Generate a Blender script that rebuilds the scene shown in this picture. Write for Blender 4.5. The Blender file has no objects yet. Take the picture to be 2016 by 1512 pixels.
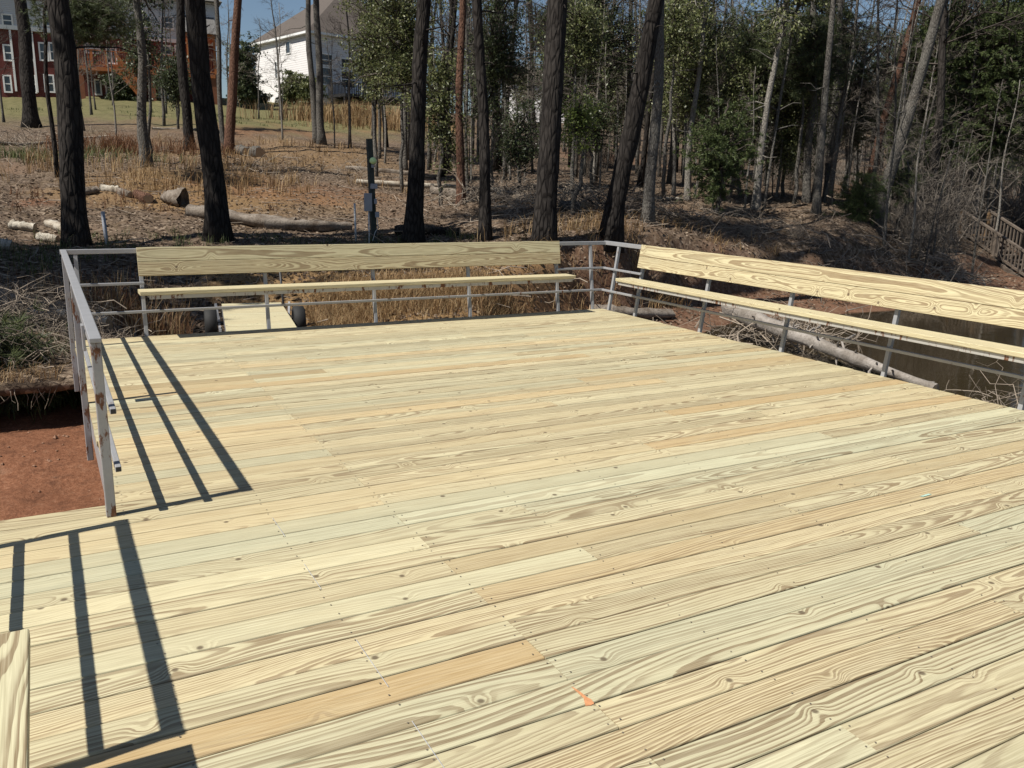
import bpy, math, random
import numpy as np
from mathutils import Vector

# ------------------------------------------------------------------ camera, sky, sun, exposure
SC = bpy.context.scene
COL = SC.collection
EYE = 1.59
PP = np.array([1008., 756.])
V1 = np.array([4110., 429.]); V2 = np.array([68., 337.])
FPX = math.sqrt(-(V1 - PP) @ (V2 - PP))
def _ray(p): return np.array([(p[0]-PP[0])/FPX, (p[1]-PP[1])/FPX, 1.])
_X = _ray(V1); _X /= np.linalg.norm(_X)
_Y = _ray(V2); _Y /= np.linalg.norm(_Y)
_Z = np.cross(_X, _Y); _Z /= np.linalg.norm(_Z)
if _Z[1] > 0: _Z = -_Z
RW = np.array([_X, _Y, _Z])
cam = bpy.data.cameras.new('camera'); cob = bpy.data.objects.new('camera', cam); COL.objects.link(cob)
cam.sensor_fit = 'HORIZONTAL'; cam.sensor_width = 36.0; cam.lens = FPX/2016*36.0
cam.clip_start = 0.05; cam.clip_end = 2000
from mathutils import Matrix
_m = Matrix.Identity(4)
for i in range(3):
    _m[i][0] = RW[i, 0]; _m[i][1] = -RW[i, 1]; _m[i][2] = -RW[i, 2]
_m[2][3] = EYE
cob.matrix_world = _m
SC.camera = cob

SUN = Vector((-0.755, -0.10, 1.0)).normalized()
W = bpy.data.worlds.new('World'); SC.world = W; W.use_nodes = True
_nt = W.node_tree; _nt.nodes.clear()
_sky = _nt.nodes.new('ShaderNodeTexSky'); _sky.sky_type = 'NISHITA'; _sky.sun_disc = False
_sky.sun_elevation = math.asin(SUN.z); _sky.sun_rotation = math.atan2(SUN.x, SUN.y)
_sky.altitude = 200; _sky.air_density = 1.0; _sky.dust_density = 0.6; _sky.ozone_density = 2.0
_bg = _nt.nodes.new('ShaderNodeBackground'); _bg.inputs[1].default_value = 0.058
_wo = _nt.nodes.new('ShaderNodeOutputWorld')
_nt.links.new(_sky.outputs[0], _bg.inputs[0]); _nt.links.new(_bg.outputs[0], _wo.inputs[0])
sl = bpy.data.lights.new('sun', 'SUN'); sl.energy = 5.0; sl.angle = math.radians(0.53); sl.color = (1.0, 0.95, 0.86)
so = bpy.data.objects.new('sun', sl); COL.objects.link(so)
so.rotation_euler = (-SUN).to_track_quat('-Z', 'Y').to_euler(); so.location = (-20, -5, 30)
SC.view_settings.view_transform = 'Standard'; SC.view_settings.look = 'None'
SC.view_settings.exposure = 0.38; SC.view_settings.gamma = 1.0
SC.cycles.use_denoising = True
SC.cycles.max_bounces = 6; SC.cycles.transparent_max_bounces = 4

rng = np.random.default_rng(7)
random.seed(7)

# ------------------------------------------------------------------ helpers
def at(px, py, t):
    d = RW @ _ray((px, py)); d = d/np.hypot(d[0], d[1]); return np.array([0, 0, EYE]) + d*t
def unz(px, py, z):
    d = RW @ _ray((px, py)); return np.array([0, 0, EYE]) + d*((z-EYE)/d[2])

def mkmesh(name, V, Q=None, T=None, smooth=False):
    V = np.asarray(V, dtype=np.float32).reshape(-1, 3)
    me = bpy.data.meshes.new(name)
    Q = np.zeros((0, 4), np.int32) if Q is None or len(Q) == 0 else np.asarray(Q, np.int32).reshape(-1, 4)
    T = np.zeros((0, 3), np.int32) if T is None or len(T) == 0 else np.asarray(T, np.int32).reshape(-1, 3)
    me.vertices.add(len(V)); me.vertices.foreach_set('co', V.ravel())
    nl = Q.size + T.size
    me.loops.add(nl); me.loops.foreach_set('vertex_index', np.concatenate([Q.ravel(), T.ravel()]).astype(np.int32))
    npol = len(Q) + len(T)
    me.polygons.add(npol)
    st = np.concatenate([np.arange(len(Q))*4, Q.size + np.arange(len(T))*3]).astype(np.int32)
    me.polygons.foreach_set('loop_start', st)
    me.polygons.foreach_set('use_smooth', np.full(npol, smooth))
    me.update(calc_edges=True); me.validate()
    return me

class MB:
    """collects boxes, tubes, blades; build() makes one mesh object"""
    def __init__(s): s.V = []; s.Q = []; s.T = []; s.n = 0
    def add(s, V, Q=None, T=None):
        V = np.asarray(V, float).reshape(-1, 3)
        if Q is not None and len(Q): s.Q.append(np.asarray(Q, int).reshape(-1, 4) + s.n)
        if T is not None and len(T): s.T.append(np.asarray(T, int).reshape(-1, 3) + s.n)
        s.V.append(V); s.n += len(V); return s
    def box(s, x0, x1, y0, y1, z0, z1):
        V = [(x, y, z) for x in (x0, x1) for y in (y0, y1) for z in (z0, z1)]
        Q = [(0, 1, 3, 2), (4, 6, 7, 5), (0, 4, 5, 1), (2, 3, 7, 6), (0, 2, 6, 4), (1, 5, 7, 3)]
        return s.add(V, Q)
    def bar(s, a, b, w, h, up=(0, 0, 1)):
        """square section bar from a to b; w across, h along up"""
        a = np.array(a, float); b = np.array(b, float); d = b-a; d /= np.linalg.norm(d)
        u = np.array(up, float); sd = np.cross(d, u); sd /= np.linalg.norm(sd); u = np.cross(sd, d)
        V = [p + sd*w/2*i + u*h/2*j for p in (a, b) for i, j in ((-1, -1), (1, -1), (1, 1), (-1, 1))]
        Q = [(0, 3, 2, 1), (4, 5, 6, 7)] + [(i, (i+1) % 4, 4+(i+1) % 4, 4+i) for i in range(4)]
        return s.add(V, Q)
    def tube(s, P, R, k=8, cap=True, jit=None):
        V, Q, T = tube(P, R, k, cap, jit); return s.add(V, Q, T)
    def arrays(s):
        V = np.concatenate(s.V) if s.V else np.zeros((0, 3))
        Q = np.concatenate(s.Q) if s.Q else None
        T = np.concatenate(s.T) if s.T else None
        return V, Q, T
    def mesh(s, name, smooth=False):
        V, Q, T = s.arrays(); return mkmesh(name, V, Q, T, smooth)
    def build(s, name, mat, parent=None, smooth=False, loc=None):
        return link(name, s.mesh(name, smooth), mat, parent, loc)

def tube(P, R, k=8, cap=True, jit=None):
    P = np.asarray(P, float); n = len(P); R = np.broadcast_to(np.asarray(R, float), (n,))
    D = np.gradient(P, axis=0); D /= np.linalg.norm(D, axis=1, keepdims=True) + 1e-9
    ref = np.array([0, 0, 1.]) if abs(D[0, 2]) < 0.9 else np.array([1., 0, 0])
    A = np.cross(D, ref); A /= np.linalg.norm(A, axis=1, keepdims=True) + 1e-9
    B = np.cross(D, A)
    th = np.arange(k)*2*math.pi/k
    rr = R[:, None] * (np.ones((n, k)) if jit is None else jit)
    V = P[:, None, :] + rr[..., None]*(A[:, None, :]*np.cos(th)[None, :, None] + B[:, None, :]*np.sin(th)[None, :, None])
    V = V.reshape(-1, 3)
    i = np.arange(n-1)[:, None]*k; j = np.arange(k)[None, :]; j2 = (j+1) % k
    Q = np.stack([i+j, i+j2, i+k+j2, i+k+j], -1).reshape(-1, 4)
    T = None
    if cap:
        V = np.vstack([V, P[0], P[-1]]); c0 = n*k; c1 = c0+1
        jj = np.arange(k)
        T = np.vstack([np.stack([np.full(k, c0), (jj+1) % k, jj], -1), np.stack([np.full(k, c1), (n-1)*k+jj, (n-1)*k+(jj+1) % k], -1)])
    return V, Q, T

def link(name, me, mat, parent=None, loc=None):
    o = bpy.data.objects.new(name, me); COL.objects.link(o)
    if mat is not None and len(me.materials) == 0: me.materials.append(mat)
    if parent is not None: o.parent = parent
    if loc is not None: o.location = tuple(float(c) for c in loc)
    return o
def tag(o, label, cat, group=None):
    o['label'] = label; o['category'] = cat
    if group: o['group'] = group
    return o
def thing(name, label, cat, loc=(0, 0, 0), rotz=0, group=None):
    o = bpy.data.objects.new(name, None); COL.objects.link(o); o.empty_display_size = 0.2
    o.location = tuple(float(c) for c in loc); o.rotation_euler = (0, 0, rotz)
    return tag(o, label, cat, group)
def struct(o): o['kind'] = 'structure'; return o
def copy_tree(o, parent=None):
    c = o.copy(); COL.objects.link(c); c.parent = parent
    for ch in o.children: copy_tree(ch, c)
    return c
def bevbox(L, Wd, H, b=0.004, be=0.0015):
    """board with eased long edges, origin at its centre; x is the length"""
    prof = [(-Wd/2+b, -H/2), (Wd/2-b, -H/2), (Wd/2, -H/2+b), (Wd/2, H/2-b), (Wd/2-b*.3, H/2-b*.3), (Wd/2-b, H/2), (-Wd/2+b, H/2), (-Wd/2+b*.3, H/2-b*.3), (-Wd/2, H/2-b), (-Wd/2, -H/2+b)]
    k = len(prof); V = [(x, y, z) for x in (-L/2, L/2) for y, z in prof]
    me = bpy.data.meshes.new('board')
    F = [tuple(range(k)), tuple(range(2*k-1, k-1, -1))] + [(i, k+i, k+(i+1) % k, (i+1) % k) for i in range(k)]
    me.from_pydata(V, [], F); me.update(); return me

# value noise for numpy
_perm = np.random.default_rng(3).random((256, 256))
def vnoise(x, y):
    xi = np.floor(x).astype(int); yi = np.floor(y).astype(int); fx = x-xi; fy = y-yi
    fx = fx*fx*(3-2*fx); fy = fy*fy*(3-2*fy)
    g = lambda a, b: _perm[a % 256, b % 256]
    return (g(xi, yi)*(1-fx)+g(xi+1, yi)*fx)*(1-fy) + (g(xi, yi+1)*(1-fx)+g(xi+1, yi+1)*fx)*fy - 0.5
def fbm(x, y, o=4):
    s = 0; a = 1.
    for i in range(o): s = s + a*vnoise(x*2**i+17.3*i, y*2**i+5.1*i); a *= .5
    return s
def sstep(a, b, x):
    t = np.clip((x-a)/(b-a), 0, 1); return t*t*(3-2*t)

# ------------------------------------------------------------------ materials
class G:
    def __init__(s, name):
        s.m = bpy.data.materials.new(name); s.m.use_nodes = True; s.t = s.m.node_tree; s.t.nodes.clear()
    def n(s, typ, ins=None, **pr):
        nd = s.t.nodes.new(typ)
        for k, v in pr.items(): setattr(nd, k, v)
        for k, v in (ins or {}).items(): s.set(nd.inputs[k], v)
        return nd
    def set(s, sock, v):
        if isinstance(v, bpy.types.NodeSocket): s.t.links.new(v, sock)
        elif isinstance(v, bpy.types.Node): s.t.links.new(v.outputs[0], sock)
        else:
            if isinstance(v, (tuple, list)) and len(v) == 3 and sock.type == 'RGBA': v = (*v, 1)
            sock.default_value = v
    def ma(s, op, a, b=None, c=None, clamp=False):
        nd = s.n('ShaderNodeMath', operation=op, use_clamp=clamp); s.set(nd.inputs[0], a)
        if b is not None: s.set(nd.inputs[1], b)
        if c is not None: s.set(nd.inputs[2], c)
        return nd.outputs[0]
    def mix(s, f, a, b, blend='MIX'):
        nd = s.n('ShaderNodeMix', data_type='RGBA', blend_type=blend); s.set(nd.inputs[0], f); s.set(nd.inputs[6], a); s.set(nd.inputs[7], b)
        return nd.outputs[2]
    def ramp(s, f, stops, interp='LINEAR'):
        nd = s.n('ShaderNodeValToRGB'); s.set(nd.inputs[0], f); cr = nd.color_ramp; cr.interpolation = interp
        while len(cr.elements) < len(stops): cr.elements.new(0.5)
        for e, (p, c) in zip(cr.elements, stops):
            e.position = p; e.color = (*c, 1) if len(c) == 3 else c
        return nd.outputs[0]
    def comb(s, x, y, z):
        nd = s.n('ShaderNodeCombineXYZ'); s.set(nd.inputs[0], x); s.set(nd.inputs[1], y); s.set(nd.inputs[2], z); return nd.outputs[0]
    def co(s, which='Object'): return s.n('ShaderNodeTexCoord').outputs[which]
    def sep(s, v): return s.n('ShaderNodeSeparateXYZ', {0: v}).outputs
    def mapp(s, v, sc=(1, 1, 1), loc=(0, 0, 0)):
        return s.n('ShaderNodeMapping', {0: v, 1: loc, 3: sc}).outputs[0]
    def noise(s, v, scale, detail=3, rough=.55, dist=0.):
        return s.n('ShaderNodeTexNoise', {'Vector': v, 'Scale': scale, 'Detail': detail, 'Roughness': rough, 'Distortion': dist}).outputs[0]
    def attr(s, name, typ='OBJECT'):
        return s.n('ShaderNodeAttribute', attribute_name=name, attribute_type=typ).outputs['Fac']
    def bump(s, h, st=.3, d=.01): return s.n('ShaderNodeBump', {'Height': h, 'Strength': st, 'Distance': d}).outputs[0]
    def out(s, sh):
        o = s.n('ShaderNodeOutputMaterial'); s.t.links.new(sh if isinstance(sh, bpy.types.NodeSocket) else sh.outputs[0], o.inputs[0]); return s.m
    def pbr(s, col, rough=.7, bump=None, metal=0., spec=.5):
        d = {'Base Color': col, 'Roughness': rough, 'Metallic': metal, 'Specular IOR Level': spec}
        if bump is not None: d['Normal'] = bump
        return s.out(s.n('ShaderNodeBsdfPrincipled', d))

def mat_wood():
    g = G('treated_pine'); x, y, z = g.sep(g.co()); seed = g.attr('seed'); tone = g.attr('tone'); con = g.attr('contrast')
    sx = g.ma('ADD', x, g.ma('MULTIPLY', seed, 3.17))
    y = g.ma('ADD', y, g.ma('MULTIPLY', z, 0.7))
    # knots
    kv = g.comb(g.ma('ADD', x, g.ma('MULTIPLY', seed, 5.7)), g.ma('ADD', y, g.ma('MULTIPLY', seed, 2.3)), 0.0)
    vor = g.n('ShaderNodeTexVoronoi', {'Vector': kv, 'Scale': 2.15}, voronoi_dimensions='2D', feature='F1')
    kd = g.ma('DIVIDE', vor.outputs['Distance'], 2.15)
    kn = g.ma('POWER', 2.718, g.ma('MULTIPLY', g.ma('POWER', g.ma('DIVIDE', kd, 0.042), 2.0), -1.0))
    # rings cut by the board: distance to a wandering pith below the face
    n1 = g.noise(g.comb(g.ma('MULTIPLY', sx, .48), g.ma('MULTIPLY', seed, 1.7), 0.), 1.0, 2, .5)
    n2 = g.noise(g.comb(g.ma('MULTIPLY', sx, .5), g.ma('MULTIPLY', seed, 4.1), 3.), 1.0, 1, .5)
    dep = g.ma('ADD', .035, g.ma('MULTIPLY', g.ma('SUBTRACT', n1, .42), .30))
    y0 = g.ma('ADD', g.ma('MULTIPLY', g.ma('SUBTRACT', n2, .5), .26), g.ma('MULTIPLY', g.ma('SUBTRACT', g.ma('FRACT', g.ma('MULTIPLY', seed, 3.31)), .5), .26))
    fine = g.noise(g.comb(g.ma('MULTIPLY', sx, 3.4), g.ma('MULTIPLY', y, 26.), seed), 1.0, 2, .6)
    dy = g.ma('SUBTRACT', y, y0)
    r = g.ma('SQRT', g.ma('ADD', g.ma('MULTIPLY', dy, dy), g.ma('MULTIPLY', dep, dep)))
    r = g.ma('ADD', r, g.ma('MULTIPLY', g.ma('SUBTRACT', fine, .5), .015))
    r = g.ma('ADD', r, g.ma('MULTIPLY', kn, .034))
    spac = g.ma('ADD', .0085, g.ma('MULTIPLY', g.ma('FRACT', g.ma('MULTIPLY', seed, 7.77)), .0105))
    rn = g.noise(g.comb(g.ma('MULTIPLY', r, 38.), seed, 0.), 1.0, 2, .5)
    pr = g.ma('ADD', g.ma('DIVIDE', r, spac), g.ma('MULTIPLY', rn, 2.6))
    ph = g.ma('FRACT', pr)
    ringv = g.n('ShaderNodeTexWhiteNoise', {'W': g.ma('ADD', g.ma('FLOOR', pr), g.ma('MULTIPLY', seed, 11.3))}, noise_dimensions='1D').outputs[0]
    late = g.ramp(ph, [(0., (.0,)*3), (.22, (.0,)*3), (.42, (.25,)*3), (.58, (.85,)*3), (.92, (1,)*3), (.98, (.05,)*3)])
    fib = g.noise(g.comb(g.ma('MULTIPLY', sx, 6.), g.ma('MULTIPLY', y, 260.), seed), 1.0, 2, .6)
    blot = g.noise(g.comb(g.ma('MULTIPLY', sx, 2.2), g.ma('MULTIPLY', y, 9.), seed), 1.0, 3, .6)
    early = g.ramp(tone, [(0., (.47, .47, .315)), (.25, (.55, .50, .305)), (.5, (.54, .46, .265)), (.75, (.50, .375, .185)), (1., (.44, .295, .125))])
    dark = g.ramp(tone, [(0., (.17, .13, .07)), (.25, (.205, .138, .068)), (.5, (.22, .14, .065)), (.75, (.28, .18, .082)), (1., (.27, .155, .06))])
    f = g.ma('MULTIPLY', g.ma('MULTIPLY', late, con), g.ma('ADD', .38, g.ma('MULTIPLY', ringv, .95)))
    f = g.ma('MULTIPLY', f, g.ma('ADD', .62, g.ma('MULTIPLY', blot, .9)), clamp=True)
    c = g.mix(f, early, dark)
    c = g.mix(g.ma('MULTIPLY', g.ma('SUBTRACT', blot, .5), .9, clamp=True), c, (.47, .46, .30))
    c = g.mix(g.ma('MULTIPLY', g.ma('SUBTRACT', .5, blot), .8, clamp=True), c, (.62, .51, .29))
    c = g.mix(.26, c, g.ramp(fib, [(.3, (.22, .17, .09)), (.68, (.78, .72, .49))]))
    vl = g.attr('val'); c = g.mix(1., c, g.comb(vl, vl, g.ma('MULTIPLY', vl, 1.03)), 'MULTIPLY')
    core = g.ramp(g.ma('ADD', kd, g.ma('MULTIPLY', g.ma('SUBTRACT', fine, .5), .008)), [(0., (1,)*3), (.009, (.95,)*3), (.015, (0,)*3)])
    pick = g.ma('GREATER_THAN', g.sep(vor.outputs['Color'])[0], .3)
    c = g.mix(g.ma('MULTIPLY', g.ma('MULTIPLY', core, pick), .85), c, (.095, .065, .04))
    bmp = g.bump(g.ma('ADD', g.ma('MULTIPLY', fib, .5), g.ma('MULTIPLY', late, .4)), .25, .0012)
    return g.pbr(c, .62, bmp, spec=.3)

def mat_steel(name, base=(.29, .295, .31), rust=1.):
    g = G(name); v = g.co(); n = g.noise(v, 9, 4, .6); n2 = g.noise(v, 60, 2, .6)
    c = g.mix(n, tuple(.78*b for b in base), tuple(1.2*b for b in base))
    c = g.mix(g.ma('MULTIPLY', n2, .25), c, (.52, .50, .46))
    amt = g.attr('rust')
    rn = g.noise(g.mapp(v, (1, 1, .35)), 17, 5, .68)
    mk = g.ramp(g.ma('ADD', rn, g.ma('MULTIPLY', amt, .22)), [(.63, (0,)*3), (.68, (1,)*3)])
    mk = g.ma('MULTIPLY', mk, rust, clamp=True)
    rc = g.mix(g.noise(v, 40, 3), (.075, .030, .016), (.21, .095, .045))
    c = g.mix(mk, c, rc)
    return g.pbr(c, g.ma('ADD', .42, g.ma('MULTIPLY', mk, .4)), g.bump(n2, .15, .002), metal=.15)

def mat_bark(name, a, b, sc=1., lich=None):
    g = G(name); v = g.co(); rnd = g.n('ShaderNodeObjectInfo').outputs['Random']
    st = g.mapp(v, (9*sc, 9*sc, 2.2*sc))
    vo = g.n('ShaderNodeTexVoronoi', {'Vector': st, 'Scale': 2.4, 'Randomness': 1.}, feature='DISTANCE_TO_EDGE').outputs[0]
    n = g.noise(st, 3., 4, .65)
    h = g.ma('ADD', g.ma('MULTIPLY', g.ramp(vo, [(0., (0,)*3), (.22, (1,)*3)]), .7), g.ma('MULTIPLY', n, .5))
    c = g.mix(g.ma('SUBTRACT', h, .15, clamp=True), a, b)
    big = g.noise(v, 1.1, 3, .6)
    c = g.mix(g.ma('MULTIPLY', g.ma('SUBTRACT', big, .45), 1.6, clamp=True), c, lich or tuple(1.25*q for q in b))
    c = g.mix(g.ma('MULTIPLY', rnd, .25), c, tuple(.6*q for q in a))
    return g.pbr(c, .9, g.bump(h, .8, .03), spec=.15)

def mat_leaf(name, cols, trans=.35, rough=.5, gain=1.):
    g = G(name); ri = g.n('ShaderNodeNewGeometry').outputs['Random Per Island']; orr = g.n('ShaderNodeObjectInfo').outputs['Random']
    cols = [tuple(q*gain for q in c) for c in cols]
    st = [(i/(len(cols)-1), c) for i, c in enumerate(cols)]
    c = g.ramp(ri, st)
    c = g.mix(g.ma('MULTIPLY', orr, .3), c, tuple(q*.7 for q in cols[0]))
    d = g.n('ShaderNodeBsdfPrincipled', {'Base Color': c, 'Roughness': rough, 'Specular IOR Level': .35})
    t = g.n('ShaderNodeBsdfTranslucent', {'Color': c})
    m = g.n('ShaderNodeMixShader', {0: trans, 1: d.outputs[0], 2: t.outputs[0]})
    return g.out(m.outputs[0])

def mat_plain(name, col, rough=.6, var=.12, scale=6., metal=0., spec=.4):
    g = G(name); v = g.co(); n = g.noise(v, scale, 4, .6)
    c = g.mix(n, tuple(max(0, q*(1-var*2)) for q in col), tuple(min(1, q*(1+var*2)) for q in col))
    return g.pbr(c, rough, g.bump(n, .1, .004), metal, spec)

def mat_siding(name, col, pitch=.13):
    g = G(name); x, y, z = g.sep(g.co()); f = g.ma('FRACT', g.ma('DIVIDE', z, pitch))
    h = g.ramp(f, [(0., (0,)*3), (.08, (1,)*3), (1., (.55,)*3)])
    n = g.noise(g.co(), .8, 3)
    c = g.mix(n, tuple(.92*q for q in col), col)
    c = g.mix(g.ramp(f, [(0., (.35,)*3), (.14, (0,)*3)]), c, tuple(.55*q for q in col))  # shade at each lap put into the colour as a thin darker line
    return g.pbr(c, .6, g.bump(h, 1., .04), spec=.2)

def mat_brick():
    g = G('red_brick'); v = g.co(); x, y, z = g.sep(v)
    b = g.n('ShaderNodeTexBrick', {'Vector': g.comb(g.ma('ADD', x, y), z, 0.), 'Color1': (.155, .042, .034, 1), 'Color2': (.095, .028, .023, 1), 'Mortar': (.22, .14, .12, 1), 'Scale': 1., 'Mortar Size': .008, 'Brick Width': .21, 'Row Height': .07})
    c = g.mix(g.noise(v, .7, 3), b.outputs[0], (.12, .022, .02))
    return g.pbr(c, .85, None, spec=.2)

def mat_shingle(name, col):
    g = G(name); v = g.co(); b = g.n('ShaderNodeTexBrick', {'Vector': v, 'Color1': (*col, 1), 'Color2': (*[q*.75 for q in col], 1), 'Mortar': (*[q*.5 for q in col], 1), 'Scale': 1., 'Mortar Size': .01, 'Brick Width': .3, 'Row Height': .14})
    return g.pbr(g.mix(g.noise(v, 2., 4), b.outputs[0], col), .9, None, spec=.15)

def mat_ground():
    g = G('ground_cover'); v = g.co(); clay = g.attr('clay', 'GEOMETRY'); lawn = g.attr('lawn', 'GEOMETRY'); dry = g.attr('dry', 'GEOMETRY')
    big = g.noise(v, .35, 4, .6); mid = g.noise(v, 2.6, 5, .65); fine = g.noise(v, 24, 4, .7)
    vo = g.n('ShaderNodeTexVoronoi', {'Vector': v, 'Scale': 17.}); lc = g.sep(vo.outputs['Color'])[0]
    vo2 = g.n('ShaderNodeTexVoronoi', {'Vector': g.mapp(v, (1, 1, 1), (3, 1, 0)), 'Scale': 6.}); lc2 = g.sep(vo2.outputs['Color'])[1]
    lit = g.ramp(lc, [(0., (.042, .030, .022)), (.35, (.092, .066, .047)), (.7, (.16, .118, .084)), (1., (.30, .235, .175))])
    lit = g.mix(g.ma('MULTIPLY', lc2, .5), lit, (.095, .068, .049))
    lit = g.mix(g.ma('MULTIPLY', g.ma('SUBTRACT', mid, .5), 3., clamp=True), lit, (.055, .042, .026))
    lit = g.mix(g.ma('MULTIPLY', g.ma('SUBTRACT', big, .52), 4., clamp=True), lit, (.165, .110, .075))
    fine2 = g.noise(v, 70, 3, .7); m5 = g.noise(v, 5.5, 5, .7)
    cl = g.ramp(g.ma('ADD', g.ma('MULTIPLY', fine, .5), g.ma('MULTIPLY', fine2, .5)), [(.3, (.075, .032, .019)), (.5, (.19, .083, .045)), (.7, (.30, .16, .10))])
    cl = g.mix(g.ma('MULTIPLY', g.ma('SUBTRACT', mid, .4), 1.8, clamp=True), cl, (.135, .058, .032))
    cl = g.mix(g.ramp(m5, [(.5, (0,)*3), (.72, (.75,)*3)]), cl, (.070, .033, .021)); cl = g.mix(g.ramp(m5, [(.25, (.5,)*3), (.42, (0,)*3)]), cl, (.27, .155, .10))
    lw = g.ramp(mid, [(.25, (.080, .085, .034)), (.5, (.14, .128, .060)), (.75, (.22, .175, .10))])
    lw = g.mix(g.ma('MULTIPLY', fine, .35), lw, (.10, .10, .04))
    dr = g.ramp(fine, [(.25, (.12, .072, .035)), (.6, (.25, .16, .078)), (.85, (.36, .25, .13))])
    c = g.mix(g.ma('ADD', g.ma('MULTIPLY', dry, 1.2), g.ma('MULTIPLY', g.ma('SUBTRACT', mid, .5), .8), clamp=True), lit, dr)
    c = g.mix(g.ma('MULTIPLY', g.ma('ADD', lawn, g.ma('MULTIPLY', g.ma('SUBTRACT', mid, .5), lawn)), 1., clamp=True), c, lw)
    c = g.mix(g.ma('ADD', g.ma('MULTIPLY', clay, 1.3), g.ma('MULTIPLY', g.ma('SUBTRACT', mid, .55), clay), clamp=True), c, cl)
    h = g.ma('ADD', g.ma('ADD', g.ma('MULTIPLY', fine, .5), g.ma('MULTIPLY', m5, 1.2)), g.ma('MULTIPLY', lc, .5))
    return g.pbr(c, .95, g.bump(h, .7, .03), spec=.1)

def mat_water():
    g = G('pond_water'); v = g.co(); n = g.noise(g.mapp(v, (1., 2.2, 1)), 1.6, 3, .5); n2 = g.noise(v, 7., 2, .5)
    c = g.mix(g.noise(v, .25, 3), (.020, .015, .008), (.045, .033, .018))
    return g.pbr(c, .06, g.bump(g.ma('ADD', n, g.ma('MULTIPLY', n2, .25)), .10, .03), spec=.5)

MW = mat_wood()
MS = mat_steel('galvanised_steel')
MSR = mat_steel('rusty_white_angle', (.40, .39, .37), 1.)
M_DARKSTEEL = mat_plain('dark_steel', (.03, .03, .032), .5)
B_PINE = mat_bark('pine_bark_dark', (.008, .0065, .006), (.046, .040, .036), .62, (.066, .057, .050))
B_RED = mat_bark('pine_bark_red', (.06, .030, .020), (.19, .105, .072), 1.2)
B_GREY = mat_bark('grey_bark', (.060, .054, .048), (.20, .185, .165), 1.6, (.26, .25, .22))
B_PALE = mat_bark('pale_bark', (.15, .135, .115), (.38, .35, .31), 1.8, (.45, .43, .40))
M_TWIG = mat_plain('grey_twigs', (.17, .145, .12), .9, .25, 2.)
M_TWIGD = mat_plain('dark_twigs', (.055, .044, .036), .9, .25, 2.)
M_STICK = mat_plain('bleached_sticks', (.25, .205, .16), .9, .25, 3.)
def mat_log(name, a, b, c):
    g = G(name); v = g.co(); n1 = g.noise(v, 3.5, 4, .65); n2 = g.noise(v, 26, 4, .7)
    col = g.mix(g.ramp(n1, [(.35, (0,)*3), (.62, (1,)*3)]), a, b); col = g.mix(g.ramp(n2, [(.5, (0,)*3), (.72, (.8,)*3)]), col, c)
    return g.pbr(col, .9, g.bump(g.ma('ADD', n1, n2), .7, .02), spec=.15)
M_LOG = mat_log('weathered_log', (.10, .075, .055), (.25, .215, .18), (.06, .045, .035))
M_DRIFT = mat_log('driftwood_trunk', (.20, .175, .15), (.33, .30, .27), (.12, .10, .085))
M_LOGW = mat_log('bleached_log', (.22, .17, .12), (.47, .43, .36), (.10, .075, .055))
M_LOGE = mat_plain('cut_log_face', (.36, .27, .18), .9, .2, 20.)
L_OLIVE = mat_leaf('olive_leaves', [(.034, .042, .018), (.062, .075, .026), (.105, .115, .045), (.165, .165, .085)], .3, .42, gain=1.85)
L_DARK = mat_leaf('dark_leaves', [(.018, .024, .013), (.034, .044, .020), (.064, .076, .034)], .3, .42, gain=1.95)
L_LIGHT = mat_leaf('fresh_leaves', [(.060, .085, .020), (.11, .145, .035), (.17, .19, .055)], .45, .5, gain=1.6)
L_PINE = mat_leaf('pine_needles', [(.024, .032, .017), (.047, .059, .026), (.084, .098, .042)], .3, .5, gain=1.95)
L_CEDAR = mat_leaf('cedar_sprays', [(.026, .038, .016), (.052, .070, .026), (.094, .112, .040)], .3, .55, gain=1.95)
L_BROWN = mat_leaf('dead_leaves', [(.065, .044, .030), (.125, .086, .058), (.21, .150, .105), (.33, .26, .19)], .2, .8)
L_STRAW = mat_leaf('dry_grass', [(.16, .090, .040), (.27, .165, .078), (.38, .26, .13), (.46, .34, .19)], .3, .7)
L_RUST = mat_leaf('russet_grass', [(.10, .045, .022), (.18, .085, .040), (.25, .13, .062)], .3, .7)
L_GRASS = mat_leaf('green_grass', [(.05, .075, .022), (.09, .115, .035), (.17, .16, .07)], .3, .6)
M_GROUND = mat_ground(); M_WATER = mat_water()

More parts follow.
